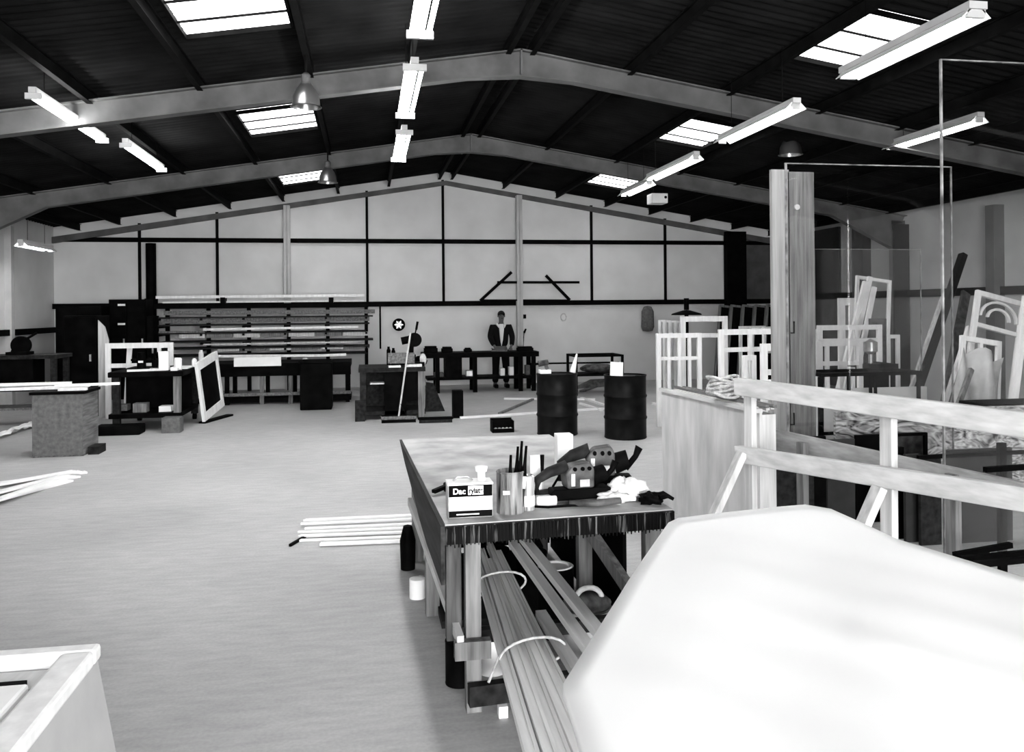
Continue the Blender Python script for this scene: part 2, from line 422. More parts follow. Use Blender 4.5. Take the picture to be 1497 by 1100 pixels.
c = A(766, 487); tag(MB().cyl(c, c+Vector((.05, 0, .1)), .03, .02).cyl(c+Vector((-.02, 0, -.35)), c, .01).build('air_gun', M_black, smooth='auto'), 'black air hose nozzle hanging below the socket on the wall', 'hose')
c = A(826, 464); mb = MB()
for r in (.06, .075): mb.tube([(c.x+r*math.cos(a), c.y+.153, c.z+r*1.3*math.sin(a)) for a in [k*PI/8 for k in range(17)]], .006, 6)
tag(mb.build('cable_loop', M_metal, smooth=True), 'small loop of cable hung on the bare back wall', 'cable')
c = A(947, 485); mb = MB()
for k in range(6): pass
mb.lathe([(0, 0), (.13, .02), (.17, .12), (.16, .5), (.1, .62), (0, .64)], (0, 0, 0), 14)
for v in mb.bm.verts: v.co = Vector((v.co.x+c.x, v.co.y*.45+c.y, v.co.z+c.z))
tag(mb.build('hanging_sack', M_grey, smooth=True), 'dark grey sack hanging from the wall rail above the window frames', 'sack')
p = AY(222, 440, 19.9)
tag(MB().cyl((p.x, 19.85, 0), (p.x, 19.85, 3.35), .11, n=18).cyl((p.x, 19.85, 1.98), (p.x, 19.85, 2.12), .14, n=18).build('flue_pipe', M_black, smooth='auto'), 'black flue pipe rising beside the tall dark cabinet', 'pipe')

# ------------------------------------------------------------ long timber rack by the back wall
t = thing('timber_rack', 'long dark timber rack against the back wall, loaded with lengths of timber', 'rack', (-2.4, 19.6, 0))
xa, xb = AY(230, 450, 19.4).x, AY(545, 450, 19.4).x
TIER = [AY(400, py, 19.1).z for py in (462.5, 473.5, 485, 497.5, 507, 517.5)]
for i in range(6):
    x = xa+.1+(xb-xa-.25)*i/5
    MB().box(x-.04, x+.04, 19.85, 19.95, 0, 1.95).build('upright', M_black, t)
    mb = MB()
    for z in TIER: mb.box(x-.025, x+.025, 19.0, 19.85, z-.075, z-.032)
    mb.build('arm', M_dsteel, t)
for q, z in enumerate(TIER):
    tag(MB().box(xa+.05+.02*q, xb-.08*(q % 3), 18.98, 19.78, z-.03, z-.002).build('shelf_board', M_dwood), 'wide dark board forming tier %s of the long rack, counted from the top' % ('one', 'two', 'three', 'four', 'five', 'six')[q], 'board')
z = AY(400, 450, 19.2).z
MB().box(xa, xb-.1, 19.1, 19.16, z-.01, z+.10).build('top_beam', M_black, t)
for px in (326, 484): p = AY(px, 440, 19.15); MB().box(p.x-.05, p.x+.05, 19.1, 19.36, z+.09, AY(px, 433, 19.15).z-.03).build('peg', M_black, t)
def lathbit(x0, x1, y, z, w, h, m, label, name='timber_length', grp='lengths of timber on the long rack', dz=0):
    return tag(MB().bar((x0, y, z), (x1, y, z+dz), w, h).build(name, m), label, 'timber', grp)
def rk(px0, px1, py0, py1, Y, w, h, m, label, name='timber_length'):
    a, b = AY(px0, py0, Y), AY(px1, py1, Y)
    return tag(MB().bar(a, b, w, h).build(name, m), label, 'timber', 'lengths of timber on the long rack')
rk(228, 533, 435, 432, 19.15, .06, .06, M_prim, 'long white tube lying along the very top of the rack', 'white_tube')
rk(238, 532, 442.5, 440, 19.3, .05, .035, M_prim, 'thin white length just under the topmost tube of the rack')
rk(240, 548, 458, 455.5, 19.1, .1, .09, M_oldY, 'grey board on the second tier of the rack, right end jutting out')
rk(236, 540, 470, 466, 19.1, .1, .10, M_oldY, 'weathered board below the second tier of the rack')
rk(297, 524, 482, 478, 19.0, .05, .05, M_prim, 'thin bright white strip across the middle of the rack')
for k in range(7):
    rk(262+k*40, 300+k*40, 492-.6*k, 491.5-.6*k, 19.05, .07, .085, M_oldw if k % 2 else M_pine, 'short pale offcut in the row on the third tier of the rack', 'timber_offcut')
rk(298, 525, 504, 500, 19.0, .04, .035, M_pine, 'thin strip between the two rows of offcuts on the rack')
for k in range(6):
    rk(318+k*38, 350+k*38, 512-.8*k, 511-.8*k, 19.05, .07, .07, M_oldw if k % 2 else M_pine, 'short pale offcut in the lowest row of the rack', 'timber_offcut')
rk(232, 300, 487, 486, 19.1, .08, .07, M_oldw, 'grey block end at the far left of the rack', 'timber_offcut')
rk(310, 470, 521, 520, 17.5, .05, .05, M_prim, 'white rail lying on the left half of the long back bench')
rk(470, 506, 520, 518.5, 17.5, .05, .05, M_prim, 'white rail end on the right of the long back bench')

# long bench in front of the rack
t = thing('long_bench', 'long dark bench in front of the timber rack with open legs', 'bench', (-2.0, 17.3, 0))
x0, x1 = AY(286, 530, 17).x, AY(513, 530, 17).x
MB().box(x0, x1, 16.9, 18.1, .70, .80).build('bench_top', M_black, t)
MB().box(x0, x1, 16.92, 16.97, .55, .70).build('apron', M_black, t)
for px in (332, 383, 425, 470, 508):
    xx = AY(px, 560, 17).x
    for yy in (16.95, 17.95): MB().box(xx-.04, xx+.04, yy, yy+.08, 0, .7).build('leg', M_oldw if yy < 17.5 and px in (383, 425) else M_black, t)
MB().box(x0, x1, 16.9, 16.95, .17, .23).build('stretcher', M_oldY, t)
MB().box(x0, x1, 16.97, 17.9, .04, .12).build('lower_shelf', M_black, t)
a = AY(342, 523, 16.85); b = AY(411, 535, 16.85)
tag(MB().box(a.x, b.x, 16.83, 16.87, b.z, a.z).build('white_board', M_white), 'bright white strip of board fixed on the front edge of the long bench', 'board')
a = AY(446, 522, 17.2)
tag(MB().ell((a.x, 17.2, .84), (.06, .05, .045), jit=.15).build('rag_ball', M_rag, smooth=True), 'small crumpled pale rag on the long bench edge', 'rag')

# square black bin
p = AZ(462, 600); r = .285
t = thing('waste_bin', 'square black waste bin in front of the long back bench', 'bin', (p.x, p.y+r, 0))
MB().prism([(p.x-r, p.y, 0), (p.x+r, p.y, 0), (p.x+r, p.y+2*r, 0), (p.x-r, p.y+2*r, 0)], (0, 0, .86)).build('body', M_black, t, bevel=.02)
mb = MB()
for (a, b, c2, d) in ((-r-.02, r+.02, 0-.02, .02), (-r-.02, r+.02, 2*r-.02, 2*r+.02)): mb.box(p.x+a, p.x+b, p.y+c2, p.y+d, .86, .90)
for sx in (-1, 1): mb.box(p.x+sx*r-.02, p.x+sx*r+.02, p.y+.02, p.y+2*r-.02, .86, .90)
mb.build('rim', M_dsteel, t)

# ------------------------------------------------------------ cabinets at the far left
def cabinet(name, label, px0, px1, pyt, Y, depth, m, doors=1):
    a, b = AY(px0, pyt, Y), AY(px1, pyt, Y)
    t = thing(name, label, 'cabinet', ((a.x+b.x)/2, Y+depth/2, 0))
    MB().box(a.x, b.x, Y+.03, Y+depth, 0, a.z).build('body', m, t, bevel=.01)
    wd = (b.x-a.x)/doors
    for k in range(doors):
        d = MB().box(a.x+k*wd+.01, a.x+(k+1)*wd-.01, Y, Y+.03, .06, a.z-.03).build('door', m, t, bevel=.005)
        MB().box(a.x+k*wd+wd*.8, a.x+k*wd+wd*.8+.03, Y-.02, Y, a.z*.55, a.z*.55+.12).build('handle', M_metal, d)
    return t
cabinet('steel_cabinet', 'wide black cabinet in the far left corner behind the offcut boards', 80, 148, 447, 18.0, .55, M_black, 2)
cabinet('machine_cabinet', 'black cabinet with a lighter edge left of the white sash', 92, 140, 462, 15.6, .8, M_black, 1)
t = cabinet('tall_cabinet', 'tall black cabinet with two small bright catches beside the flue pipe', 158, 212, 438, 18.6, .7, M_black, 2)
for py in (446, 474): p = AY(178, py, 18.59); MB().box(p.x-.07, p.x+.07, 18.56, 18.59, p.z-.02, p.z+.02).build('catch', M_white, t)
cabinet('low_cabinet', 'black low cabinet below the flue pipe by the rack end', 213.5, 224, 462, 18.6, .5, M_black, 1)
a = AY(142, 538, 15.5); b = AY(150, 468, 15.5)
mb = MB(); mb.prism([(a.x+.02, 15.5, 0), (a.x+.17, 15.5, 0), (a.x+.19, 15.5, b.z-.35), (a.x+.13, 15.5, b.z-.12), (a.x+.02, 15.5, b.z)], (0, .03, 0))
tag(mb.build('curved_board', M_pine), 'pale board with a curved top corner standing against the black cabinet', 'board')

# grinder bench at the left wall
Y = 14.6; a, b = AY(-30, 521, Y), AY(84, 520, Y)
t = thing('grinder_bench', 'dark bench at the far left edge under the wall rail', 'bench', ((a.x+b.x)/2, Y+.4, 0))
MB().box(XL+.15, b.x, Y, Y+.7, a.z-.06, a.z).build('bench_top', M_dwood, t)
for xx in (XL+.2, b.x-.12):
    for yy in (Y+.03, Y+.6): MB().box(xx, xx+.08, yy, yy+.08, 0, a.z-.06).build('leg', M_dwood, t)
MB().box(XL+.4, b.x-.4, Y+.1, Y+.6, .55, a.z-.06).build('drawer_box', M_black, t)
MB().box(XL+.2, b.x-.1, Y+.05, Y+.65, .25, .29).build('lower_shelf', M_oldY, t)
p = AY(31, 505, Y+.3); z0 = a.z
t = thing('chop_saw', 'black chop saw with raised handle on the far left bench', 'saw', (p.x, Y+.3, z0))
MB().box(p.x-.18, p.x+.14, Y+.15, Y+.45, z0, z0+.05).build('base', M_black, t)
MB().cyl((p.x, Y+.26, p.z), (p.x, Y+.34, p.z), .15, n=22).build('blade_guard', M_black, t, smooth='auto')
MB().bar((p.x-.12, Y+.3, z0+.04), (p.x-.06, Y+.3, p.z), .06, .07).build('hinge_arm', M_black, t)
MB().cyl((p.x+.08, Y+.3, p.z+.1), (p.x+.24, Y+.3, p.z+.2), .02, n=8).build('handle', M_black, t)

# ------------------------------------------------------------ grey cabinet with boards, left mid floor
a = AZ(47, 670); b = AY(121, 668, a.y); zt = AY(47, 578, a.y).z
t = thing('grey_cabinet', 'grey box cabinet standing on the floor at left, boards laid over it', 'cabinet', ((a.x+b.x)/2, a.y+.3, 0))
MB().box(a.x, b.x, a.y, a.y+.02, .02, zt).build('front_panel', M_grey, t, bevel=.004)
MB().box(a.x, b.x+.002, a.y+.02, a.y+.62, 0, zt-.005).build('body', M_oldY, t)
MB().box(a.x-.02, b.x+.03, a.y-.03, a.y+.64, zt, zt+.035).build('top', M_black, t)
p = (b.x+.12, a.y+.5)
tag(MB().box(b.x+.03, b.x+.16, a.y+.1, a.y+.4, 0, .1).build('offcut_block', M_dwood), 'small dark block on the floor at the foot of the grey cabinet', 'block')
zz = zt+.035
def board(p, q, w, h, m, label, name='white_board', cat='board', grp=None):
    return tag(MB().bar(p, q, w, h).build(name, m), label, cat, grp)
board((a.x-1.4, a.y+.35, zz+.02), (b.x-.1, a.y+.55, zz+.02), .34, .035, M_prim, 'wide white board lying over the grey cabinet, left end out of the photo')
board((a.x-1.3, a.y+.15, zz+.09), (b.x-.32, a.y+.62, zz+.06), .16, .025, M_prim, 'upper white board slanting across the boards on the grey cabinet')
board((a.x+.2, a.y+.2, zz+.06), (b.x+.35, a.y+.35, zz+.06), .07, .03, M_prim, 'thin white strip sticking out to the right over the grey cabinet', 'white_strip', 'strip')
board((a.x+.28, a.y+.1, zz+.02), (b.x+.02, a.y+.12, zz+.02), .08, .035, M_prim, 'short white offcut on the front right corner of the grey cabinet', 'white_offcut', 'offcut')
# white sheet on the floor behind
mb = MB(); n = 14; a0 = AZ(-25, 648); b0 = AZ(62, 622)
g = [[mb.bm.verts.new((a0.x+(b0.x-a0.x)*i/n, a0.y+(b0.y-a0.y+.2)*j/n, .04+.025*math.sin(i*1.7+j*.6)*math.cos(j*1.3+i*.4)+random.uniform(0, .035))) for j in range(n+1)] for i in range(n+1)]
for i in range(n):
    for j in range(n): mb.bm.faces.new((g[i][j], g[i+1][j], g[i+1][j+1], g[i][j+1]))
o = tag(mb.build('crumpled_sheet', M_sheet, smooth=True), 'crumpled white sheet on the floor behind the grey cabinet', 'sheet')
md = o.modifiers.new('thickness', 'SOLIDIFY'); md.thickness = .01
# white strips on the floor left
for k in range(9):
    e = AZ(126-5*(k % 3)-k*4.0, 692+k*2.1); s0 = AZ(-60, 716+k*5.4)
    zz = .012+.021*(k % 3)
    tag(MB().bar((s0.x, s0.y, zz), (e.x, e.y, zz), .095, .02).build('white_strip', M_white), 'white strip in the loose pile lying on the floor at the left edge', 'strip', 'white strips on the floor at the left')
# strips beside the workbench
for k in range(14):
    y0 = 757+k*2.9+random.uniform(-1, 1)
    s0 = AZ(432+random.uniform(0, 14)+(k > 10)*32+max(0, 6-k)*1.2, y0+6); e = AZ(640, y0-3+k*.2)
    zz = .010+.016*(k % 2)
    tag(MB().bar((s0.x, s0.y, zz), (e.x, e.y, zz), .03, .016).build('white_strip', M_white if k % 4 else M_prim), 'thin white strip in the bundle lying on the floor left of the workbench', 'strip', 'white strips beside the workbench')
s0, e = AZ(424, 800), AZ(446, 787)
tag(MB().bar((s0.x, s0.y, .012), (e.x, e.y, .012), .02, .02).build('dark_stick', M_black), 'short black stick at the left end of the strip bundle', 'stick')

# ------------------------------------------------------------ left workbench
Y0 = 13.5; a, b = AY(157, 545, Y0), AY(287, 545, Y0+.0); X0, X1 = a.x, AY(262, 545, Y0).x; ZT = a.z
t = thing('assembly_bench', 'dark cluttered workbench on castors left of the leaning white sash', 'workbench', ((X0+X1)/2, Y0+.7, 0))
MB().box(X0, X1+.05, Y0, Y0+1.5, ZT-.08, ZT).build('bench_top', M_black, t, bevel=.01)
for xx in (X0+.05, X1-.1):
    for yy in (Y0+.05, Y0+1.35):
        l = MB().box(xx, xx+.1, yy, yy+.1, .1, ZT-.08).build('leg', M_oldw if (yy < Y0+.5 and xx > X0+.5) else M_dwood, t)
        MB().cyl((xx+.02, yy+.05, .05), (xx+.08, yy+.05, .05), .05, n=14).build('castor', M_black, l, smooth='auto')
MB().box(X0, X1, Y0+.03, Y0+1.45, .20, .27).build('lower_shelf', M_black, t)
MB().box(X0+.02, X1, Y0+.9, Y0+.95, .27, ZT-.08).build('back_panel', M_black, t)
def smallbox(px0, px1, py0, py1, Y, d, m, name, label, cat, z0=None, grp=None, bev=.004):
    a, b = AY(px0, py1, Y), AY(px1, py0, Y); zb = a.z if z0 is None else z0
    return tag(MB().box(a.x, b.x, Y, Y+d, zb, b.z).build(name, m, bevel=bev), label, cat, grp)
smallbox(236, 263, 611, 627, Y0-.25, .25, M_grey, 'grey_box', 'grey box on the floor under the front of the cluttered workbench', 'box', z0=0)
smallbox(168, 190, 612, 618, Y0+.2, .3, M_oldw, 'offcut', 'pale offcut on the lower shelf of the cluttered workbench, left end', 'offcut', z0=.27)
smallbox(232, 250, 594, 604, Y0+.2, .2, M_paper, 'folded_paper', 'white folded paper on the lower shelf of the cluttered workbench', 'paper', z0=.27)
smallbox(170, 186, 592, 604, Y0+.5, .2, M_grey, 'grey_carton', 'grey carton on the lower shelf, behind the pale offcut', 'carton', z0=.27)
smallbox(194, 214, 590, 596, Y0+.2, .2, M_oldw, 'stored_box', 'pale topped low box in the middle of the cluttered bench shelf', 'box', z0=.27)
tag(MB().box(AZ(150, 628).x+.1, AZ(220, 628).x, Y0-.35, Y0-.02, .0, .14).build('dark_tray', M_black, bevel=.02), 'low black tray on the floor before the cluttered workbench', 'tray')
# things on the left bench
p = AY(207, 540, Y0+.4)
t = thing('router_tool', 'black power router with two side grips on the cluttered workbench', 'router', (p.x, p.y, ZT))
MB().cyl((p.x, p.y, ZT), (p.x, p.y, ZT+.03), .1, n=18).build('base', M_black, t)
MB().cyl((p.x, p.y, ZT+.03), (p.x, p.y, ZT+.28), .07, .055, n=18).build('motor', M_black, t, smooth='auto')
for s in (-1, 1): MB().ell((p.x+s*.11, p.y, ZT+.16), (.05, .03, .03)).build('grip', M_black, t, smooth=True)
MB().box(p.x-.03, p.x+.04, p.y-.075, p.y-.06, ZT+.12, ZT+.15).build('name_plate', M_white, t)
p = AY(222, 540, Y0+.6)
t = thing('jigsaw', 'black jigsaw standing beside the router on the cluttered workbench', 'jigsaw', (p.x+.03, p.y, ZT))
MB().box(p.x-.02, p.x+.1, p.y-.05, p.y+.2, ZT, ZT+.02).build('sole', M_metal, t)
MB().box(p.x, p.x+.09, p.y-.03, p.y+.18, ZT+.02, ZT+.16).build('body', M_black, t, bevel=.02)
MB().tube([(p.x+.045, p.y+.16, ZT+.14), (p.x+.045, p.y+.14, ZT+.25), (p.x+.045, p.y, ZT+.26), (p.x+.045, p.y-.02, ZT+.15)], .02).build('handle', M_black, t, smooth=True)
smallbox(232, 246, 514, 545, Y0+.25, .12, M_white, 'white_carton', 'upright white carton with a creased face on the cluttered workbench', 'carton', z0=ZT)
smallbox(249, 259, 538, 546, Y0+.1, .1, M_paper, 'paper_cup', 'tiny white block at the front right of the cluttered workbench', 'block', z0=ZT)
def jar(px, pyt, Y, r, m, cap, name, label, cat, z0, prof=None):
    p = AY(px, pyt, Y); h = p.z-z0
    t = thing(name, label, cat, (p.x, p.y, z0))
    MB().lathe(prof or [(0, 0), (r, 0), (r, h*.8), (r*.6, h*.9), (0, h*.9)], (p.x, p.y, z0), 16).build('body', m, t, smooth='auto')
    MB().cyl((p.x, p.y, z0+h*.88), (p.x, p.y, z0+h), r*.62, n=14).build('cap', cap, t, smooth='auto')
jar(260, 521, Y0+.35, .06, M_white, M_black, 'glue_jar', 'squat white jar with a dark lid on the cluttered workbench', 'jar', ZT)
jar(284, 524, Y0+1.0, .04, M_white, M_white, 'white_bottle', 'slim white bottle at the back right corner of the cluttered bench', 'bottle', ZT)
for dx, lab in ((0, 1),):
    p = AY(272, 546, Y0+.7)
    tag(MB().box(X1-.3, X1+.02, Y0+.5, Y0+1.2, ZT, ZT+.012).build('paper_sheet', M_paper), 'white paper sheet lying at the right end of the cluttered bench', 'paper')
tag(MB().bar((X0+.25, Y0+.1, ZT+.015), (X0+.8, Y0+.25, ZT+.015), .05, .03).build('white_strip', M_prim), 'pale wood strip on the front of the cluttered bench', 'strip')
jar(294, 512, 17.2, .05, M_white, M_white, 'white_bottle', 'white bottle with a pointed cap on the left end of the long back bench', 'bottle', .80)
p = AY(309, 527, 17.1); tag(MB().tube([(p.x+.09*math.cos(a), p.y, .80+.09+.08*math.sin(a)) for a in [k*PI/7 for k in range(15)]], .02).build('tape_ring', M_white, smooth=True), 'white roll of tape standing on the left end of the long bench', 'tape')

# ------------------------------------------------------------ window sash builder (local: x width, z height, y thickness)
def sash(name, label, w_, h_, loc, rotz=0, tilt=0, st=.06, th=.05, mull=(), trans=(), m=None, cat='window frame', group=None, pane=None, arch=False, roll=0, rails=(None, None)):
    m = m or M_prim
    t = thing(name, label, cat, loc, rotz, tilt, group); t.rotation_euler.y = roll
    rb, rt = rails[0] or st, rails[1] or st
    for x in (0, w_-st): MB().box(x, x+st, 0, th, 0, h_).build('stile', m, t, local=True, bevel=.004)
    MB().box(st, w_-st, 0, th, 0, rb).build('rail', m, t, local=True); MB().box(st, w_-st, 0, th, h_-rt, h_).build('rail', m, t, local=True)
    for x in mull: MB().box(x*w_-st*.35, x*w_+st*.35, .005, th-.005, rb, h_-rt).build('mullion', m, t, local=True)
    for z in trans: MB().box(st, w_-st, .002, th-.002, z*h_-st*.4, z*h_+st*.4).build('transom', m, t, local=True)
    if arch:
        for rr in (1, .62):
            r0 = (w_/2-st*1.2)*rr; zc = h_-rt-(w_/2-st)*.9
            mb = MB(); N = 14
            for k in range(N):
                a0, a1 = PI*k/N, PI*(k+1)/N
                P = [(w_/2+r*math.cos(a), .01, zc+.9*r*math.sin(a)) for r, a in ((r0-.035, a0), (r0, a0), (r0, a1), (r0-.035, a1))]
                mb.prism(P, (0, th-.02, 0))
            mb.build('arched_bar', m, t, local=True)
    if pane:
        MB().box(st*.9, w_-st*.9, th*.45, th*.45+.006, rb*.9, h_-rt*.9).build('pane', pane, t, local=True)
    return t

# white frame standing behind the left workbench
a = AY(153, 498, 15.3); b = AY(253, 497, 15.3)
sash('window_frame', 'wide white window frame standing behind the cluttered workbench', b.x-a.x, a.z-.05, (a.x, 15.3, 0), mull=(.79,), trans=(.70,), st=.09)
p = AY(182, 497, 15.42); tag(MB().bar((p.x, 15.45, 0), (p.x+.08, 15.45, p.z-.08), .08, .04, (0, 1, 0)).build('white_post', M_prim), 'white post seen through the frame behind the cluttered bench', 'post')
# white sash leaning on the bench end
P0, P1 = AZ(300, 617, .03), AZ(329, 606, .03)
top = AY(287, 549, P0.y+.0)
ang = math.atan2(P1.y-P0.y, P1.x-P0.x); W = (P1-P0).length
sash('casement_window', 'white casement sash with dark pane leaning on the end of the cluttered workbench', W, .97, (P0.x, P0.y, .03), ang, math.radians(-4), st=.10, rails=(.13, .13), pane=M_black, roll=math.radians(-9))
p = AZ(314, 613); tag(MB().bar((P0.x-.05, P0.y+.02, .015), (P1.x+.08, P1.y+.02, .015), .12, .03).build('floor_batten', M_black), 'dark batten under the foot of the leaning white sash', 'batten')

# ------------------------------------------------------------ cross-cut saw bench (mid floor) and broom
Y = 14.0; a, b = AY(524, 541, Y), AY(622, 541, Y); ZT = .86
t = thing('saw_bench', 'cluttered dark saw bench in mid floor with the broom leaning on it', 'workbench', ((a.x+b.x)/2, Y+.5, 0))
MB().box(a.x, b.x, Y, Y+1.0, ZT-.07, ZT).build('bench_top', M_dwood, t)
for xx in (a.x+.02, b.x-.12):
    for yy in (Y+.02, Y+.88): MB().box(xx, xx+.1, yy, yy+.1, 0, ZT-.07).build('leg', M_oldw if xx > 0 and yy < 14.5 else M_dwood, t)
MB().box(a.x, b.x, Y+.05, Y+.95, .08, .14).build('lower_shelf', M_dwood, t)
MB().box(a.x+.1, b.x-.1, Y+.9, Y+.92, .14, ZT-.07).build('back_board', M_dwood, t)
MB().box(a.x+.42, a.x+.78, Y+.05, Y+.4, .02, ZT-.07).build('motor_cabinet', M_black, t)
MB().box(b.x-.45, b.x-.1, Y+.1, Y+.5, .30, ZT-.07).build('drawer_box', M_black, t)
MB().box(a.x-.06, a.x+.1, Y-.1, Y+.1, 0, .33).build('foot_block', M_dwood, t)
smallbox(567, 606, 516, 523, Y+.12, .1, M_oldY, 'timber_block', 'grey timber fence block on the saw bench under the saw', 'block', z0=ZT+.06)
smallbox(568, 586, 535, 539, Y+.02, .2, M_white, 'white_offcut', 'white offcut on the front of the saw bench, left of the broom handle', 'offcut', z0=ZT)
smallbox(594, 617, 533, 538, Y+.1, .2, M_prim, 'white_offcut', 'pale offcut on the front of the saw bench, right of the broom handle', 'offcut', z0=ZT)
smallbox(541, 568, 562, 568, Y+.2, .3, M_prim, 'white_offcut', 'white strip on the frame below the saw bench top', 'offcut', z0=.60)
smallbox(572, 608, 519, 534, Y+.62, .2, M_black, 'black_case', 'black case behind the saw on the saw bench', 'case', z0=ZT)
p = AY(606, 497, Y+.4)
t = thing('radial_saw', 'black cross-cut saw with round guard and raised handle on the saw bench', 'saw', (p.x, p.y, ZT))
MB().box(p.x-.16, p.x+.16, Y+.3, Y+.6, ZT, ZT+.06).build('base', M_black, t)
MB().cyl((p.x, Y+.36, p.z), (p.x, Y+.46, p.z), .12, n=26).build('blade_guard', M_black, t, smooth='auto')
MB().cyl((p.x-.22, Y+.42, p.z-.02), (p.x-.02, Y+.42, p.z+.02), .065, n=18).build('motor', M_black, t, smooth='auto')
MB().bar((p.x-.06, Y+.45, ZT+.05), (p.x-.05, Y+.45, p.z), .07, .08).build('column', M_black, t)
MB().cyl((p.x+.01, Y+.4, p.z+.1), (p.x+.045, Y+.4, p.z+.24), .012, n=8).cyl((p.x+.03, Y+.4, p.z+.17), (p.x+.055, Y+.4, p.z+.31), .02, n=8).build('handle', M_black, t)
p = AY(620, 520, Y+.5)
tag(MB().ell((p.x-.02, Y+.5, ZT+.1), (.06, .06, .1), jit=.1).build('cloth_bundle', M_rag, smooth=True), 'pale rag bundle on the right end of the saw bench', 'rag')
tag(MB().lathe([(0, 0), (.11, 0), (.13, .06), (.06, .14), (0, .15)], (p.x-.05, Y+.8, ZT+.0)).build('cap_cover', M_black), 'dark cap shaped cover at the back of the saw bench', 'cover')  # only a dark cap shape, no pulley beneath
for q, px in enumerate((568, 575)):
    p = AY(px, 514, Y+.75); jar(px, 507+q*2, Y+.75, .035, M_black, M_black, 'dark_bottle', ('left', 'right')[q]+' of the two dark bottles behind the grey block on the saw bench', 'bottle', ZT)
# broom
p = AZ(583, 618); q = AY(600, 486, 13.98)
t = thing('broom', 'wide broom with long pale handle leaning against the saw bench', 'broom', (p.x, p.y, 0))
l, r = AZ(557, 620), AZ(610, 620)
MB().box(l.x, r.x, p.y-.04, p.y+.04, .05, .10).build('head', M_oldY, t, bevel=.006)
MB().box(l.x+.01, r.x-.01, p.y-.05, p.y+.05, 0, .05).build('bristles', M_black, t)
MB().cyl((p.x, p.y, .1), (q.x, q.y-.03, q.z), .014, n=10).build('handle', M_pine, t, smooth='auto')
MB().bar((p.x+.13, p.y, .1), (p.x+.03, p.y+.01, .3), .008, .008).build('brace', M_dsteel, t)
l, r = AZ(611, 619), AZ(664, 619)
t = thing('yard_brush', 'dark broom head lying on the floor to the right of the broom', 'broom head', ((l.x+r.x)/2, l.y, 0))
MB().box(l.x, r.x, l.y-.03, l.y+.05, .05, .09).build('head', M_black, t, bevel=.01)
MB().box(l.x+.02, r.x-.02, l.y-.04, l.y+.06, 0, .05).build('bristles', M_dwood, t)
l, r = AZ(663, 612), AZ(678, 612)
tag(MB().box(l.x, r.x, l.y, l.y+.25, 0, AY(663, 572, l.y).z).build('black_post', M_black), 'upright black box standing on the floor right of the saw bench', 'box')
# sacks behind the saw bench
l = AZ(632, 605)
tag(MB().prism([(l.x-.1, l.y+.3, 0), (l.x+.25, l.y+.3, 0), (l.x+.05, l.y+.3, .5), (l.x-.08, l.y+.3, .52)], (0, .12, 0)).build('leaning_board', M_dwood), 'dark board leaning behind the upright black box', 'board')

# ------------------------------------------------------------ rear bench and the man
Y = 18.2; a, b = AY(618, 517, Y), AY(788, 517, Y); ZT = a.z
t = thing('rear_bench', 'long dark bench in front of the bare back wall where the man works', 'workbench', ((a.x+b.x)/2, Y+.35, 0))
MB().box(a.x, b.x, Y, Y+.75, ZT-.11, ZT).build('bench_top', M_black, t)
for px in (640, 695, 762, 781):
    for yy in (Y+.03, Y+.62):
        xx = AY(px, 540, Y).x; MB().box(xx-.045, xx+.045, yy, yy+.09, 0, ZT-.1).build('leg', M_black, t)
MB().box(a.x+.1, b.x-.1, Y+.04, Y+.7, .28, .34).build('lower_shelf', M_black, t)
MB().box(a.x+.5, a.x+.85, Y+.02, Y+.6, .34, ZT-.1).build('drawer_unit', M_black, t)
for px0, px1, h, lab in ((620, 640, .14, 'black tool case on the left end of the rear bench'), (646, 662, .12, 'dark toolbox second from the left on the rear bench'), (679, 690, .09, 'small dark block midway along the rear bench'), (757, 780, .10, 'low dark box at the right end of the rear bench')):
    l, r = AY(px0, 510, Y+.3), AY(px1, 510, Y+.3)
    t = thing('tool_case', lab, 'case', ((l.x+r.x)/2, Y+.4, ZT))
    MB().box(l.x, r.x, Y+.3, Y+.5, ZT, ZT+h*.7).build('body', M_black, t, bevel=.01)
    MB().box(l.x+.02, r.x-.02, Y+.33, Y+.47, ZT+h*.7, ZT+h).build('lid', M_black, t, bevel=.01)
l, r = AY(722, 512, Y+.1), AY(742, 515, Y+.1)
tag(MB().bar((l.x, Y+.35, ZT+.02), (r.x, Y+.2, ZT+.02), .14, .03).build('workpiece', M_grey), 'grey board the man is working on', 'board')
for k, (px, py, w_) in enumerate(((642, 563, .2), (687, 560, .16), (735, 547, .1), (748, 545, .1), (772, 555, .1))):
    p = AY(px, py, Y+.2)
    tag(MB().box(p.x-w_/2, p.x+w_/2, Y+.2, Y+.4, .34, .34+.1+.03*k).build('stored_box', (M_tool, M_metal, M_white, M_white, M_grey)[k], bevel=.01),
        ('dark grey box on the left of the shelf under the rear bench', 'metal box on the shelf under the rear bench, second from left', 'small white tin on the shelf by the man\'s legs', 'white tin to the right of the one by the man\'s legs', 'grey box on the right of the shelf under the rear bench')[k], 'box')

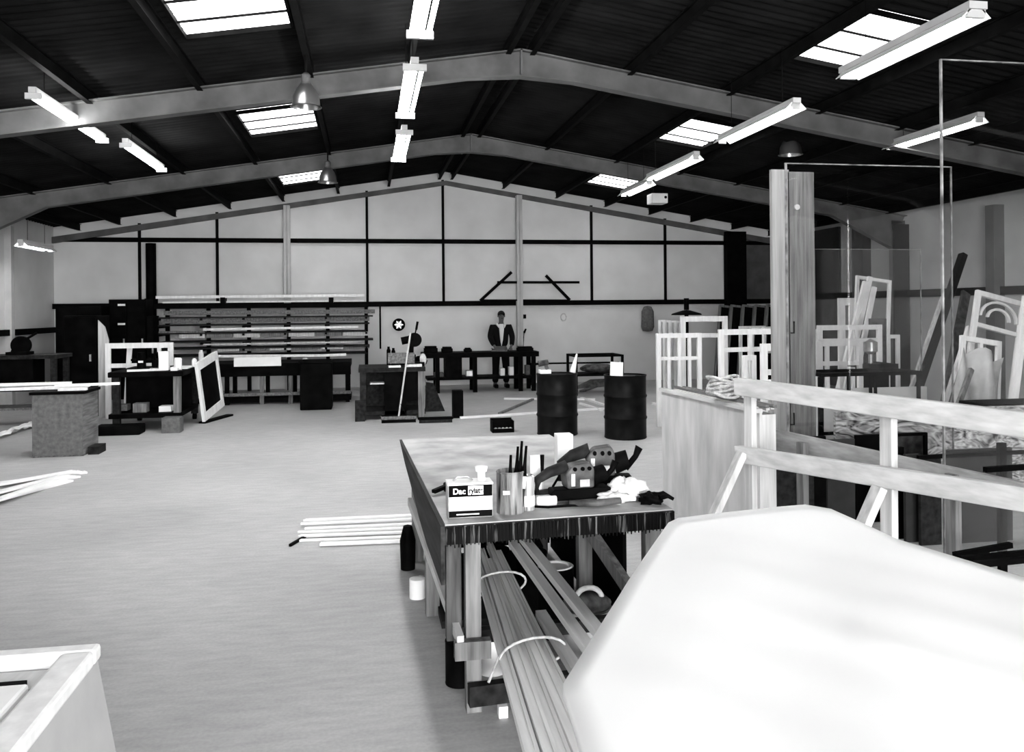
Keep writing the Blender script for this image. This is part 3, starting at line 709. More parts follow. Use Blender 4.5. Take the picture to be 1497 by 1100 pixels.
def skin(name, verts, edges, radii, m, parent, sub=2):
    o0 = Vector((0, 0, 0)); p = parent
    while p: o0 += p.location; p = p.parent
    me = bpy.data.meshes.new(name); me.from_pydata([Vector(v)-o0 for v in verts], edges, []); me.update()
    me.materials.append(m)
    o = bpy.data.objects.new(name, me); C.objects.link(o); o.parent = parent
    md = o.modifiers.new('skin', 'SKIN'); md.use_smooth_shade = True
    sv = me.skin_vertices[0].data if me.skin_vertices else None
    if sv is None:
        lay = bmesh.new(); lay.from_mesh(me); lay.verts.layers.skin.verify(); lay.to_mesh(me); lay.free(); sv = me.skin_vertices[0].data
    for i, r in enumerate(radii): sv[i].radius = r if isinstance(r, tuple) else (r, r)
    sv[0].use_root = True
    s = o.modifiers.new('sub', 'SUBSURF'); s.levels = sub; s.render_levels = sub
    return o
hp = AY(731, 470, 19.3); mx, my = hp.x, 19.25
t = thing('person', 'person in dark open jacket and pale shirt leaning over the rear bench, hands on it', 'person', (mx, my, 0))
V = [(mx, my, .92), (mx, my-.01, 1.12), (mx, my-.06, 1.34), (mx, my-.09, 1.46), (mx, my-.12, 1.53), (mx, my-.14, 1.60), (mx, my-.15, 1.70)]
E_ = [(0, 1), (1, 2), (2, 3), (3, 4), (4, 5), (5, 6)]; R_ = [(.12, .07), (.11, .06), (.12, .06), (.08, .055), .05, (.07, .085), (.075, .092)]
hands = []
for s in (-1, 1):
    i = len(V)
    V += [(mx+s*.18, my-.06, 1.41), (mx+s*.25, my-.09, 1.17), (mx+s*.20, my-.33, .98), (mx+s*.17, my-.40, .93)]
    R_ += [.065, .048, .032, .03]; E_ += [(2, i), (i, i+1), (i+1, i+2), (i+2, i+3)]
    for k in range(4):
        j = len(V); x0 = mx+s*.17+(k-1.5)*.018
        V += [(x0, my-.44, .925), (x0-s*.003, my-.475-.006*(1.5-abs(k-1.5)), .918), (x0-s*.006, my-.50, ZT+.012)]; R_ += [.010, .009, .008]
        E_ += [(i+3, j), (j, j+1), (j+1, j+2)]
    j = len(V); V += [(mx+s*.13, my-.42, .92), (mx+s*.115, my-.45, ZT+.014)]; R_ += [.011, .009]; E_ += [(i+3, j), (j, j+1)]
    i = len(V)
    V += [(mx+s*.10, my, .85), (mx+s*.12, my-.03, .48), (mx+s*.13, my+.02, .09), (mx+s*.14, my-.12, .05)]
    R_ += [.095, .065, .048, (.05, .04)]; E_ += [(0, i), (i, i+1), (i+1, i+2), (i+2, i+3)]
skin('body', V, E_, R_, M_skin, t)
# trousers, jacket, shirt, hair
V = [(mx, my, .94)]; R_ = [(.18, .13)]; E_ = []
for s in (-1, 1):
    i = len(V); V += [(mx+s*.105, my, .82), (mx+s*.12, my-.03, .48), (mx+s*.13, my+.02, .10)]; R_ += [.115, .088, .078]; E_ += [(0, i), (i, i+1), (i+1, i+2)]
skin('trousers', V, E_, R_, M_jack, t)
for s in (-1, 1): MB().box(mx+s*.13-.045, mx+s*.13+.045, my-.2, my+.08, 0, .09).build('shoe', M_black, t, bevel=.02)
V = [(mx, my+.02, .90), (mx, my+.01, 1.12), (mx, my-.03, 1.34), (mx, my-.05, 1.44)]; R_ = [(.20, .13), (.19, .125), (.21, .125), (.12, .085)]; E_ = [(0, 1), (1, 2), (2, 3)]
for s in (-1, 1):
    i = len(V); V += [(mx+s*.205, my-.07, 1.40), (mx+s*.26, my-.10, 1.17), (mx+s*.205, my-.34, .985)]; R_ += [.085, .07, .056]; E_ += [(2, i), (i, i+1), (i+1, i+2)]
skin('jacket', V, E_, R_, M_jack, t)
mb = MB(); yy = my-.185
mb.prism([(mx-.05, my-.16, 1.475), (mx-.055, yy-.0, 1.36), (mx-.03, yy+.0, 1.12), (mx, yy+.02, .96), (mx+.03, yy+.0, 1.12), (mx+.055, yy-.0, 1.36), (mx+.05, my-.16, 1.475)], (0, .08, 0))
mb.build('shirt', M_shirt, t, bevel=.012)
for s in (-1, 1): MB().prism([(mx+s*.055, my-.17, 1.46), (mx+s*.12, my-.14, 1.50), (mx+s*.13, my-.10, 1.47), (mx+s*.065, my-.2, 1.38)], (0, .03, 0)).build('collar', M_shirt, t)
hz = 1.655; hy = my-.15
mb = MB(); mb.ell((mx, hy+.02, hz+.035), (.088, .102, .092), 18, 12)
bmesh.ops.delete(mb.bm, geom=[v for v in mb.bm.verts if v.co.y < hy-.035 and v.co.z < hz+.045 or v.co.z < hz-.03], context='VERTS')
mb.build('hair', M_hair, t, smooth=True)
MB().ell((mx, hy-.085, hz-.01), (.014, .022, .022)).build('nose', M_skin, t, smooth=True)
for s in (-1, 1):
    MB().ell((mx+s*.03, hy-.08, hz+.02), (.012, .008, .007)).build('eye', M_black, t, smooth=True)
    MB().ell((mx+s*.078, hy+.01, hz), (.012, .02, .03)).build('ear', M_skin, t, smooth=True)
MB().box(mx-.022, mx+.022, hy-.085, hy-.07, hz-.053, hz-.045).build('mouth', M_black, t)

# ------------------------------------------------------------ oil drums
def drum(px, pyb, label):
    p = AZ(px, pyb); r = .29; h = .88; cx, cy = p.x, p.y+r*.9
    t = thing('oil_drum', label, 'drum', (cx, cy, 0), group='black oil drums')
    pr = [(0, .01), (r-.01, .01), (r-.005, 0), (r+.006, .012), (r, .03), (r, .26), (r+.012, .28), (r+.012, .295), (r, .315), (r, .56), (r+.012, .58), (r+.012, .595), (r, .615), (r, .85)]
    MB().lathe(pr+[(r+.006, .862), (r+.008, .88), (r-.006, .88), (r-.008, .855), (0, .85)], (cx, cy, 0), 40).build('shell', M_drum, t, smooth='auto')
    MB().cyl((cx+.15, cy-.1, .85), (cx+.15, cy-.1, .87), .035, n=14).build('bung', M_dsteel, t)
    return cx, cy
d1 = drum(821, 639, 'left of the two black oil drums, pale cone and box on its lid')
d2 = drum(923, 644, 'right of the two black oil drums, white card on its lid')
tag(MB().lathe([(0, 0), (.03, 0), (.045, .01), (.012, .28), (0, .285)], (0, 0, 0), 14).build('white_cone', M_white), '', 'funnel')
o = C.objects[-1]; o.location = (d1[0]+.23, d1[1], .88); o.rotation_euler.y = math.radians(14); tag(o, 'thin pale cone standing on the right edge of the left drum', 'cone')
tag(MB().box(d1[0]-.26, d1[0]-.10, d1[1]-.08, d1[1]+.08, .88, .935).build('white_carton', M_white, bevel=.004), 'low white carton on the left side of the left drum lid', 'carton')
t = thing('drill', 'grey hand drill lying on the white carton on the left drum', 'drill', (d1[0]-.2, d1[1], .935))
MB().cyl((d1[0]-.27, d1[1], 1.02), (d1[0]-.13, d1[1], 1.04), .045, .04, n=14).build('motor', M_tool, t, smooth='auto')
MB().cyl((d1[0]-.33, d1[1], 1.01), (d1[0]-.27, d1[1], 1.02), .015, n=8).build('chuck', M_dsteel, t)
MB().bar((d1[0]-.16, d1[1], 1.0), (d1[0]-.14, d1[1], .938), .035, .05, (1, 0, 0)).build('grip', M_tool, t)
o = tag(MB().box(-.09, .09, -.012, .012, 0, .2).build('white_card', M_paper), 'white card standing on the left of the right drum lid', 'card')
o.location = (d2[0]-.14, d2[1]-.05, .86); o.rotation_euler = (math.radians(-6), math.radians(4), 0)

# box on the floor, white battens
p = AZ(736, 633)
t = thing('tool_box', 'small black open box with shiny metal inside, alone on the floor', 'box', (p.x, p.y, 0))
mb = MB(); x0, x1, y0, y1 = p.x-.16, p.x+.16, p.y, p.y+.25
mb.box(x0, x1, y0, y1, 0, .015).box(x0, x0+.012, y0, y1, .015, .17).box(x1-.012, x1, y0, y1, .015, .17).box(x0, x1, y1-.012, y1, .015, .19).box(x0, x1, y0, y0+.012, .015, .06)
mb.build('body', M_black, t)
for k in range(5): MB().ell((x0+.05+k*.055, y0+.03, .045), (.03, .03, .03), 10, 7).build('metal_fitting', M_metal, t, smooth=True)
def batten_f(a, b, label, w_=.06, m=None):
    a, b = AZ(*a, .02), AZ(*b, .02)
    tag(MB().bar(a, b, w_, .035).build('white_batten', m or M_white), label, 'batten', None)
batten_f((673, 611), (892, 597), 'long white batten on the floor running behind the drums, nearest one')
batten_f((737, 583), (870, 584), 'shorter white batten on the floor behind the left drum, farthest one')
batten_f((730, 605), (779, 584), 'grey batten slanting between the two white battens on the floor', .05, M_oldw)
batten_f((850, 582), (892, 595), 'white batten slanting down to the point between the drums, outer one')
batten_f((848, 590), (880, 600), 'white batten slanting between the drums, inner one', .04, M_prim)
batten_f((851, 572), (885, 560), 'grey board end slanting on the floor behind the drums', .12, M_oldw)
batten_f((955, 590), (968, 594), 'white batten end showing beside the plywood screen')

# dark trestle table behind the drums
Y = 17.0; a, b = AY(841, 520, Y), AY(912, 520, Y)
t = thing('metal_table', 'dark metal frame table behind the drums with cloths on its lower shelf', 'table', ((a.x+b.x)/2, Y+.4, 0))
MB().box(a.x, b.x, Y, Y+.05, a.z-.04, a.z).box(a.x, b.x, Y+.75, Y+.8, a.z-.04, a.z).box(a.x, a.x+.04, Y+.05, Y+.75, a.z-.04, a.z).box(b.x-.04, b.x, Y+.05, Y+.75, a.z-.04, a.z).build('top_frame', M_black, t)
for xx in (a.x, b.x-.05):
    for yy in (Y, Y+.75): MB().box(xx, xx+.05, yy, yy+.05, 0, a.z-.04).build('leg', M_black, t)
z1 = AY(850, 548, Y).z
MB().box(a.x+.05, b.x-.05, Y+.02, Y+.78, z1-.04, z1).build('lower_shelf', M_black, t)
tag(MB().ell(((a.x+b.x)/2+.05, Y+.35, z1+.1), (.38, .25, .1), 18, 9, jit=.06).build('cloth_heap', M_tool, smooth=True), 'dark heap of cloth on the metal table behind the drums', 'cloth')
tag(MB().prism([(a.x+.1, Y+.4, .10), (b.x, Y+.3, .16), (b.x, Y+.3, .3), (a.x+.5, Y+.4, .28)], (0, .25, 0)).build('dark_crate', M_tool), 'dark crate on the floor below the metal table', 'crate')
p = AY(690, 530, 17.6)
Yr = 19.6
tag(MB().bar(AY(775, 532, Yr), AY(905, 530, Yr), .03, .04).cyl(AY(776, 532, Yr), AY(776, 532, Yr)-Vector((0, 0, AY(776, 532, Yr).z)), .02).cyl(AY(902, 531, Yr), AY(902, 531, Yr)-Vector((0, 0, AY(902, 531, Yr).z)), .02).build('metal_rail', M_black), 'thin dark rail in front of the back wall behind the drums', 'rail')

# ------------------------------------------------------------ window frames stacked upright, right of the drums
def psash(name, label, px0, px1, pyt, Y, zb=0.0, rot=0.0, **k):
    a, b = AY(px0, pyt, Y), AY(px1, pyt, Y)
    return sash(name, label, b.x-a.x, a.z-zb, (a.x, Y, zb), rot, **k)
G = 'white window frames stored upright'
psash('window_frame', 'white four-light window frame nearest the plywood screen', 960, 1026, 488, 12.2, mull=(.27, .50, .73), trans=(.73,), st=.07, group=G, mat_=None) if False else \
psash('window_frame', 'white four-light window frame nearest the plywood screen', 960, 1026, 488, 12.2, mull=(.27, .50, .73), trans=(.73,), st=.07, group=G)
# frames seen edge-on going back along the left of it
for k in range(5):
    Y = 13.2+k*.75
    a = AY(955-k*9, 489, 12.6+.0)
    t = sash('window_frame', ('first', 'second', 'third', 'fourth', 'fifth')[k]+' of the white frames standing in a row left of the four-light frame, counted from it', .62, 1.42, (2.95+.42*0+3.55*0+AY(955-k*9.5, 489, Y).x-.55, Y, 0), math.radians(8), st=.06, mull=(.5,), trans=(.68,), group=G)
psash('door_frame', 'large white frame with dark opening standing behind the four-light frame', 995, 1064, 463, 15.0, st=.10, trans=(.78,), group=G)
for k in range(4):
    psash('window_frame', ('first', 'second', 'third', 'fourth')[k]+' of the narrow white sashes standing left of the large frame, from the left', 963+k*8, 972+k*8, 468+k*.5, 16.5+.15*k, st=.045, group=G)
psash('window_frame', 'white frame with a high transom standing in front of the gap, left edge by the rope coil', 1051, 1155, 482, 11.5, st=.08, mull=(.44,), trans=(.80,), group=G)
psash('window_frame', 'small narrow white sash in front of the frame with the high transom', 1086, 1106, 520, 10.8, st=.07, group=G)
psash('window_frame', 'white frame cut by the grained boards, lower than the one behind', 1113, 1160, 503, 10.2, st=.09, trans=(.72, .62), group=G)
for k in range(5):
    a = AY(1066+k*14, 447, 18.2)
    sash('leaning_window', ('first', 'second', 'third', 'fourth', 'fifth')[k]+' of the dark panelled sashes leaning on the back wall at right, from the left', .55, 1.9, (a.x-.35, 18.3-.12*k, 0), 0, math.radians(-5), st=.05, mull=(.5,), m=M_oldw, pane=M_black, roll=math.radians(7), group='dark sashes on the back wall')
# dark hat-like lamp above the large frame
p = AY(1018, 461, 15.2)
tag(MB().lathe([(.30, 0), (.12, .07), (.05, .10), (.05, .25), (0, .26)], (p.x, p.y+.1, p.z), 24).build('stack_cap', M_black, smooth='auto'), 'flat black cone shaped cover above the large white frame', 'cover') if False else None
t = thing('dust_hood', 'flat black hood on a stem above the large white frame', 'hood', (p.x, p.y+.5, p.z))
MB().lathe([(0, 0), (.30, 0), (.28, .03), (.08, .09), (0, .10)], (p.x, p.y+.5, p.z), 24).build('hood', M_black, t, smooth='auto')
MB().cyl((p.x, p.y+.5, p.z+.1), (p.x, p.y+.5, p.z+.33), .05, n=12).build('stem', M_black, t, smooth='auto')
MB().cyl((p.x, p.y+.5, 0), (p.x, p.y+.5, p.z), .04, n=12).build('post', M_black, t, smooth='auto')

# frames seen through the glass
for (x0, x1, y0, Y, kw, lab) in (
    (1196, 1290, 476, 10.8, dict(st=.07, mull=(.35, .6), trans=(.86,)), 'white frame seen through the glass right of the grained boards'),
    (1193, 1262, 499, 10.15, dict(st=.07, mull=(.25,), trans=(.78,)), 'lower white frame in front, seen through the glass beside the boards'),
    (1226, 1252, 436, 13.8, dict(st=.13), 'small pale frame with dark opening seen through the glass'),
    (1285, 1316, 490, 12.5, dict(st=.06, mull=(.5,)), 'narrow white sash seen through the right side of the low glass')):
    psash('window_frame', lab, x0, x1, y0, Y, group=G, **kw)
a = AY(1240, 590, 12.0)
sash('window_frame', 'tall pale frame leaning to the right, seen through the low glass', .62, 2.35, (a.x+.05, 12.0, 0), 0, math.radians(-8), st=.05, roll=math.radians(8), group=G)
for k, (xa, ya, xb, yb) in enumerate(((1228, 560, 1265, 412), (1238, 560, 1272, 405), (1250, 560, 1278, 420))):
    p, q = AY(xa, ya, 11.45+.1*k), AY(xb, yb, 11.6+.1*k); p = p+(p-q)*((p.z)/(q.z-p.z))*1.0
    tag(MB().bar(p, q, .07, .05, (0, 1, 0)).build('leaning_batten', M_prim), ('left', 'middle', 'right')[k]+' one of three pale battens leaning together behind the low glass', 'batten')
tag(MB().cyl((AY(1283, 500, 11).x, 11, 0), (AY(1283, 500, 11).x, 11, AY(1283, 466, 11).z), .12, n=16).build('grey_tube', M_tool, smooth='auto'), 'dark grey upright tube seen through the low glass', 'tube')
p = AY(1298, 540, 9.9)
t = thing('machine_vice', 'dark vice-like machine with a pale top behind the black trestle', 'machine', (p.x, 10.2, 0))
MB().box(p.x-.15, p.x+.15, 10.1, 10.4, 0, p.z).build('stand', M_black, t); MB().box(p.x-.2, p.x+.22, 10.0, 10.5, p.z, p.z+.06).build('table', M_dsteel, t)
MB().lathe([(.03, 0), (.03, .12), (.09, .16), (.09, .28), (0, .33)], (p.x-.05, 10.2, p.z+.06), 16).build('head', M_metal, t, smooth='auto')

# right wall: dark boards, arched frames
def leaner(xa, ya, xb, yb, Ya, Yb, w_, h_, m, name, label, cat='board'):
    p, q = AY(xa, ya, Ya), AY(xb, yb, Yb)
    if q.z-p.z > .01: p = p-(q-p)*(p.z/(q.z-p.z))
    tag(MB().bar(p, q, w_, h_, (0, 1, 0)).build(name, m), label, cat)
leaner(1345, 560, 1408, 372, 12.6, 13.0, .10, .12, M_black, 'dark_beam', 'dark beam leaning to the right behind the tall glass edge')
leaner(1352, 510, 1378, 435, 12.0, 12.3, .05, .05, M_pine, 'pale_batten', 'thin pale batten leaning beside the dark beam')
leaner(1395, 520, 1412, 428, 12.2, 12.7, .16, .05, M_tool, 'dark_board', 'dark ribbed board leaning right of the dark beam')
leaner(1383, 585, 1416, 478, 10.5, 11.0, .05, .05, M_prim, 'white_batten', 'white batten leaning left of the arched frames')
Yc = 10.6; a = AY(1410, 560, Yc)
sash('arched_frame', 'tall white window frame with an arched top light leaning at the far right', .78, 2.12, (AY(1400, 560, Yc).x, Yc, .02), math.radians(-6), math.radians(-10), st=.075, th=.06, trans=(.76,), arch=True, roll=math.radians(15), group=G)
a = AY(1470, 560, 9.4)
sash('window_frame', 'white window frame cut by the right edge of the photo', .9, 1.98, (AY(1470, 600, 9.4).x, 9.4, .02), math.radians(-8), math.radians(-8), st=.09, th=.06, trans=(.6,), mull=(.5,), roll=math.radians(13), group=G)
sash('window_frame', 'small white two-light sash leaning in front of the arched frame', .62, 1.42, (AY(1400, 560, 9.9).x, 9.9, .02), 0, math.radians(-8), st=.07, trans=(.72,), mull=(.5,), roll=math.radians(9), group=G)
Yp = 8.4; a = AY(1392, 600, Yp)
mb = MB(); n = 12; wd, hh = .62, 1.28
g = [[mb.bm.verts.new((i/n*wd, .06*math.sin(i*.9+j*.4)*(.4+j/n), j/n*hh*(1-.05*math.sin(i*.8)))) for j in range(n+1)] for i in range(n+1)]
for i in range(n):
    for j in range(n): mb.bm.faces.new((g[i][j], g[i+1][j], g[i+1][j+1], g[i][j+1]))
o = mb.build('polythene_sheet', M_glass, smooth=True)
o.data.materials[0] = mat('cloudy_polythene', .34, .3, .12, 3, bump=.4); o.location = (a.x+.38, Yp+.2, 0); o.rotation_euler = (math.radians(-6), math.radians(12), 0)
tag(o, 'cloudy grey polythene draped against the leaning white frames', 'polythene'); md = o.modifiers.new('thickness', 'SOLIDIFY'); md.thickness = .006
p = AY(1408, 592, 7.6); q = AY(1424, 545, 7.9)
leaner(1398, 600, 1420, 540, 8.0, 8.15, .05, .04, M_oldw, 'leaning_stick', 'grey stick leaning in front of the cloudy polythene', 'stick')
Yp = 7.0; a = AY(1445, 592, Yp); 
t = thing('black_table', 'black topped table at the right edge below the leaning frames', 'table', (a.x+.6, Yp+.3, 0))
MB().box(a.x, a.x+1.6, Yp, Yp+.4, a.z-.05, a.z).build('table_top', M_black, t)
for xx in (a.x+.05, a.x+1.5):
    for yy in (Yp+.03, Yp+.33): MB().box(xx, xx+.05, yy, yy+.05, 0, a.z-.05).build('leg', M_black, t)

# ------------------------------------------------------------ glass, boards and black trestle behind the white rail
def glass(name, label, px0, px1, pyt, Y, z0, th=.008, edges=('l', 't', 'r'), ew=.009):
    a, b = AY(px0, pyt, Y), AY(px1, pyt, Y)
    t = thing(name, label, 'glass', ((a.x+b.x)/2, Y, z0))
    MB().box(a.x, b.x, Y, Y+th, z0, a.z).build('pane', M_glass, t)
    mb = MB()
    if 'l' in edges: mb.box(a.x-.002, a.x+ew, Y-.003, Y+th+.003, z0, a.z)
    if 'r' in edges: mb.box(b.x-ew*.6, b.x+.002, Y-.003, Y+th+.003, z0, a.z)
    if 't' in edges: mb.box(a.x+ew, b.x-ew*.6, Y-.003, Y+th+.003, a.z-ew*.6, a.z)
    mb.build('polished_edge', M_edge, t)
    return t
glass('glass_sheet', 'tallest clear glass sheet, its pale left edge rising almost to the top at right', 1375, 1760, 86, 4.5, .25, edges=('l', 't'))
glass('glass_sheet', 'big clear glass sheet in front of the tall grained boards', 1148, 1391, 238, 6.5, .25, ew=.014)
glass('glass_sheet', 'low clear glass sheet standing on the black trestle', 1190, 1346, 364, 9.4, 1.0)
a, b = AY(1124, 249, 7.05), AY(1150, 249, 7.05)
tag(MB().box(a.x, b.x-.006, 7.0, 7.04, .1, a.z).build('tall_board', mat('pale_plank', .24, .6, .06, 3.5, stretch=(9, 9, .4))), 'narrow pale tall board, left of the darker grained board', 'board')
a, b = AY(1151, 251, 7.0), AY(1190, 251, 7.0)
t = thing('tall_board', 'broad tall board with dark grain and a metal bolt near its top', 'board', ((a.x+b.x)/2, 7.0, .1))
MB().box(a.x, b.x, 7.0, 7.05, .1, a.z).build('board', M_plank, t, bevel=.004)
p = AY(1165, 303, 6.99); MB().cyl((p.x, 6.98, p.z), (p.x, 7.0, p.z), .025, n=12).build('bolt', M_lsteel, t)
for py in (478, 612): p = AY(1161, py, 6.99); MB().box(p.x-.004, p.x+.004, 6.985, 7.0, p.z-.06, p.z+.05).box(p.x-.03, p.x, 6.985, 7.0, p.z-.06, p.z-.05).build('hook', M_dsteel, t)
def rails(name, label, cat, Y, pts, m, thk=.035, depth=.5, legs=()):
    ps = [AY(x, y, Y) for x, y in pts]
    t = thing(name, label, cat, (ps[0].x, Y, 0)); return t
Y = 9.4; a, b = AY(1198, 560, Y), AY(1345, 556, Y)
t = thing('black_trestle', 'black angle iron trestle carrying the low glass sheet', 'trestle', ((a.x+b.x)/2, Y+.2, 0))
MB().box(a.x, b.x, Y-.04, Y, 1.0-.045, 1.0).box(a.x, b.x, Y+.5, Y+.54, .955, 1.0).box(a.x, a.x+.04, Y, Y+.5, .955, 1.0).box(b.x-.04, b.x, Y, Y+.5, .955, 1.0).build('top_frame', M_black, t)
for px, wd in ((1199, .06), (1240, .035), (1272, .03), (1279, .03), (1342, .04)):
    x = AY(px, 600, Y).x
    MB().box(x-wd/2, x+wd/2, Y-.03, Y, 0, .955).build('leg', M_black, t)
for x in (a.x, b.x-.04): MB().box(x, x+.04, Y+.5, Y+.54, 0, .955).build('leg', M_black, t)
z1 = AY(1230, 633, Y).z
MB().box(a.x, b.x, Y-.035, Y-.005, z1-.02, z1+.02).build('stretcher', M_black, t)
# a grey sheet behind it closes the view low down
a, b = AY(1192, 600, 9.9), AY(1350, 600, 9.9)
tag(MB().box(a.x-.1, b.x-.15, 9.62, 9.66, .02, .78).build('grey_sheet', M_wall), 'pale sheet standing behind the legs of the black trestle', 'sheet')
# swirly grained boards
M_swirl = mat('figured_veneer', .22, .5, .2, 3.2, stretch=(1, 1, 2.6), detail=1.5, v2=.62)
def wavy():
    nt = M_swirl.node_tree
    for n in nt.nodes:
        if n.type == 'TEX_NOISE': n.inputs['Distortion'].default_value = 5.0
wavy()
a, b = AY(1222, 612, 6.9), AY(1530, 612, 6.9)
tag(MB().box(a.x, b.x+.5, 6.9, 6.94, .12, a.z+.06).build('figured_board', M_swirl), 'large sheet with swirling figured grain standing behind the white rail at right', 'board')
a, b = AY(1295, 634, 6.5), AY(1350, 662, 6.5)
t = thing('framed_panel', 'small grey panel with a dark rounded frame in front of the figured sheet', 'panel', ((a.x+b.x)/2, 6.5, 0))
MB().box(a.x-.2, b.x, 6.5, 6.52, 0, a.z).build('panel', M_tool, t); MB().box(a.x-.2, b.x+.02, 6.47, 6.5, a.z-.025, a.z).box(b.x-.005, b.x+.02, 6.47, 6.5, 0, a.z-.025).build('edging', M_black, t)
for k, (xa, ya, xb, yb, Y, lab) in enumerate(((1342, 669, 1560, 658, 5.6, 'long thin black bar running across in front of the figured sheet'),
                                  (1438, 694, 1481, 691, 4.9, 'short black bar over the old grey rail at right'),
                                  (1395, 812, 1478, 797, 4.0, 'thin black bar just beyond the white sheet, upper one'),
                                  (1405, 818, 1560, 803, 3.8, 'black bar just beyond the white sheet, middle one'),
                                  (1425, 826, 1560, 812, 3.6, 'black bar lowest and nearest the white sheet'))):
    P_, Q_ = AY(xa, ya, Y), AY(xb, yb, Y)
    if k == 1: P_ = AX(1440, 687, 3.28); Q_ = P_+Vector((.28, .02, 0))
    tag(MB().bar(P_, Q_, .03, .028).build('steel_bar', M_black), lab, 'bar', 'loose black bars at the right')
for k, (x0, x1, z1, Y, m, lab) in enumerate(((1128, 1190, .62, 6.2, M_dwood, 'dark board end standing low behind the first braced post'),
        (1180, 1208, .70, 6.3, M_black, 'black panel edge low down behind the white rails'),
        (1210, 1250, .66, 6.35, mat('dark_sheet', .025, .6, .012, 3), 'dark grey panel low down between two black ones'),
        (1252, 1300, .68, 6.4, M_black, 'black panel left of the second braced post'),
        (1302, 1322, .66, 5.9, M_black, 'black panel right of the second braced post'),
        (1324, 1345, .62, 5.8, MATS['dark_sheet'], 'worn dark board behind the white rails at right'),
        (1346, 1376, .60, 5.7, M_dwood, 'very dark board beside the tall glass edge, low down'),
        (1382, 1480, .66, 5.7, MATS['dark_sheet'], 'wide dark mottled sheet right of the tall glass edge, low down'),
        (1462, 1472, .90, 4.6, M_black, 'black upright bar at the far right behind the rails'))):
    a, b = AY(x0, 700, Y), AY(x1, 700, Y)
    tag(MB().box(a.x, b.x, Y, Y+.03, 0, z1+.05).build('stored_sheet', m), lab, 'panel')

# ------------------------------------------------------------ plywood crate with rope and strips
A0, B0 = Vector((2.65, 7.34, 0)), Vector((2.76, 5.62, 0))
t = thing('plywood_crate', 'pale plywood crate behind the white railing, rope coil on top', 'crate', ((A0+B0)/2))
MB().prism([A0, B0, B0+Vector((.02, .0, 0)), A0+Vector((.02, 0, 0))], (0, 0, 1.05)).build('side_panel', M_ply, t)
MB().prism([A0+Vector((.02, -.02, 0)), B0+Vector((.02, .02, 0)), B0+Vector((.14, .03, 0)), A0+Vector((.14, 0, 0))], (0, 0, 1.03)).build('core', M_pine, t)
MB().bar(A0+Vector((.0, 0, 1.06)), B0+Vector((.0, 0, 1.06)), .05, .03).build('top_edging', M_pineY, t)
for k, (x0, y0, x1, y1) in enumerate(((.02, 7.1, .02, 5.3), (.05, 7.2, .05, 5.2), (.08, 6.9, .08, 5.25), (.11, 7.15, .11, 5.2), (.14, 6.9, .14, 5.3))):
    tag(MB().bar((2.68+x0, y0, 1.07+.022*(k % 2)), (2.76+x1, y1+.4, 1.07+.022*(k % 2)), .028, .022).build('timber_strip', M_oldY if k % 2 else M_pineY),
        ('outermost', 'second', 'third', 'fourth', 'innermost')[k]+' of the timber strips lying on the plywood crate', 'strip')
c = AZ(1058, 576, 1.13); mb = MB()
for k in range(7):
    r = .12-.008*(k % 3); dz = .02*k
    mb.tube([(c.x+(r+.008*math.sin(3*a+k))*math.cos(a)*(1.0+.1*math.sin(k)), c.y+r*1.2*math.sin(a), c.z+.0+dz+.03*math.cos(a*2+k)*.6) for a in [j*2*PI/18 for j in range(19)]], .012, 6)
tag(mb.build('rope_coil', M_rope, smooth=True), 'coil of rope lying on the strips on the plywood crate', 'rope')

# ------------------------------------------------------------ white timber rail rack
t = thing('timber_rack', 'white timber railing rack in front of the glass, with two rails and braced posts', 'rack', (2.75, 4.5, 0))
u = Vector((2.98-2.56, 3.42-5.5, 0)); p0 = Vector((2.56, 5.5, 0))
def on(s, z): return p0+u*s+Vector((0, 0, z))
MB().bar(on(-.02, 1.25), on(1.75, 1.25), .05, .12).build('top_rail', M_pineY, t, bevel=.006)
MB().bar(on(-.02, .775), on(1.75, .775+.13*1.75), .05, .115).build('lower_rail', M_pineY, t, bevel=.006)
for s in (0.02, .60, 1.45):
    q = on(s, 0)+Vector((.048, .01, 0)); d = u.normalized(); n_ = Vector((-d.y, d.x, 0))
    MB().bar(q, q+Vector((0, 0, 1.19 if s < .1 else 1.23)), .09, .045, tuple(n_)).build('post', M_pine, t, bevel=.005)
    MB().bar(q+Vector((-.45, -.02, .04)), q+Vector((-.07, -.02, .80)), .09, .045, tuple(Vector((1, 0, .5)))).build('brace', M_pine, t, bevel=.005)
    MB().bar(q+Vector((-.5, 0, .025)), q+Vector((.55, 0, .025)), .07, .05).build('foot', M_pine, t)
    b0 = q+Vector((.36, -.05, 0)); MB().bar(b0, b0+Vector((0, 0, .86)), .07, .045, tuple(n_)).build('back_post', M_oldw, t)
P0, P1 = AX(1108, 637, 2.93), AX(1497, 727, 3.32); P2 = P1+(P1-P0)*.5
MB().bar(P0, P2, .04, .15).build('back_rail', mat('grey_rail', .30, .6, .08, 3, stretch=(9, .8, 9)), t)

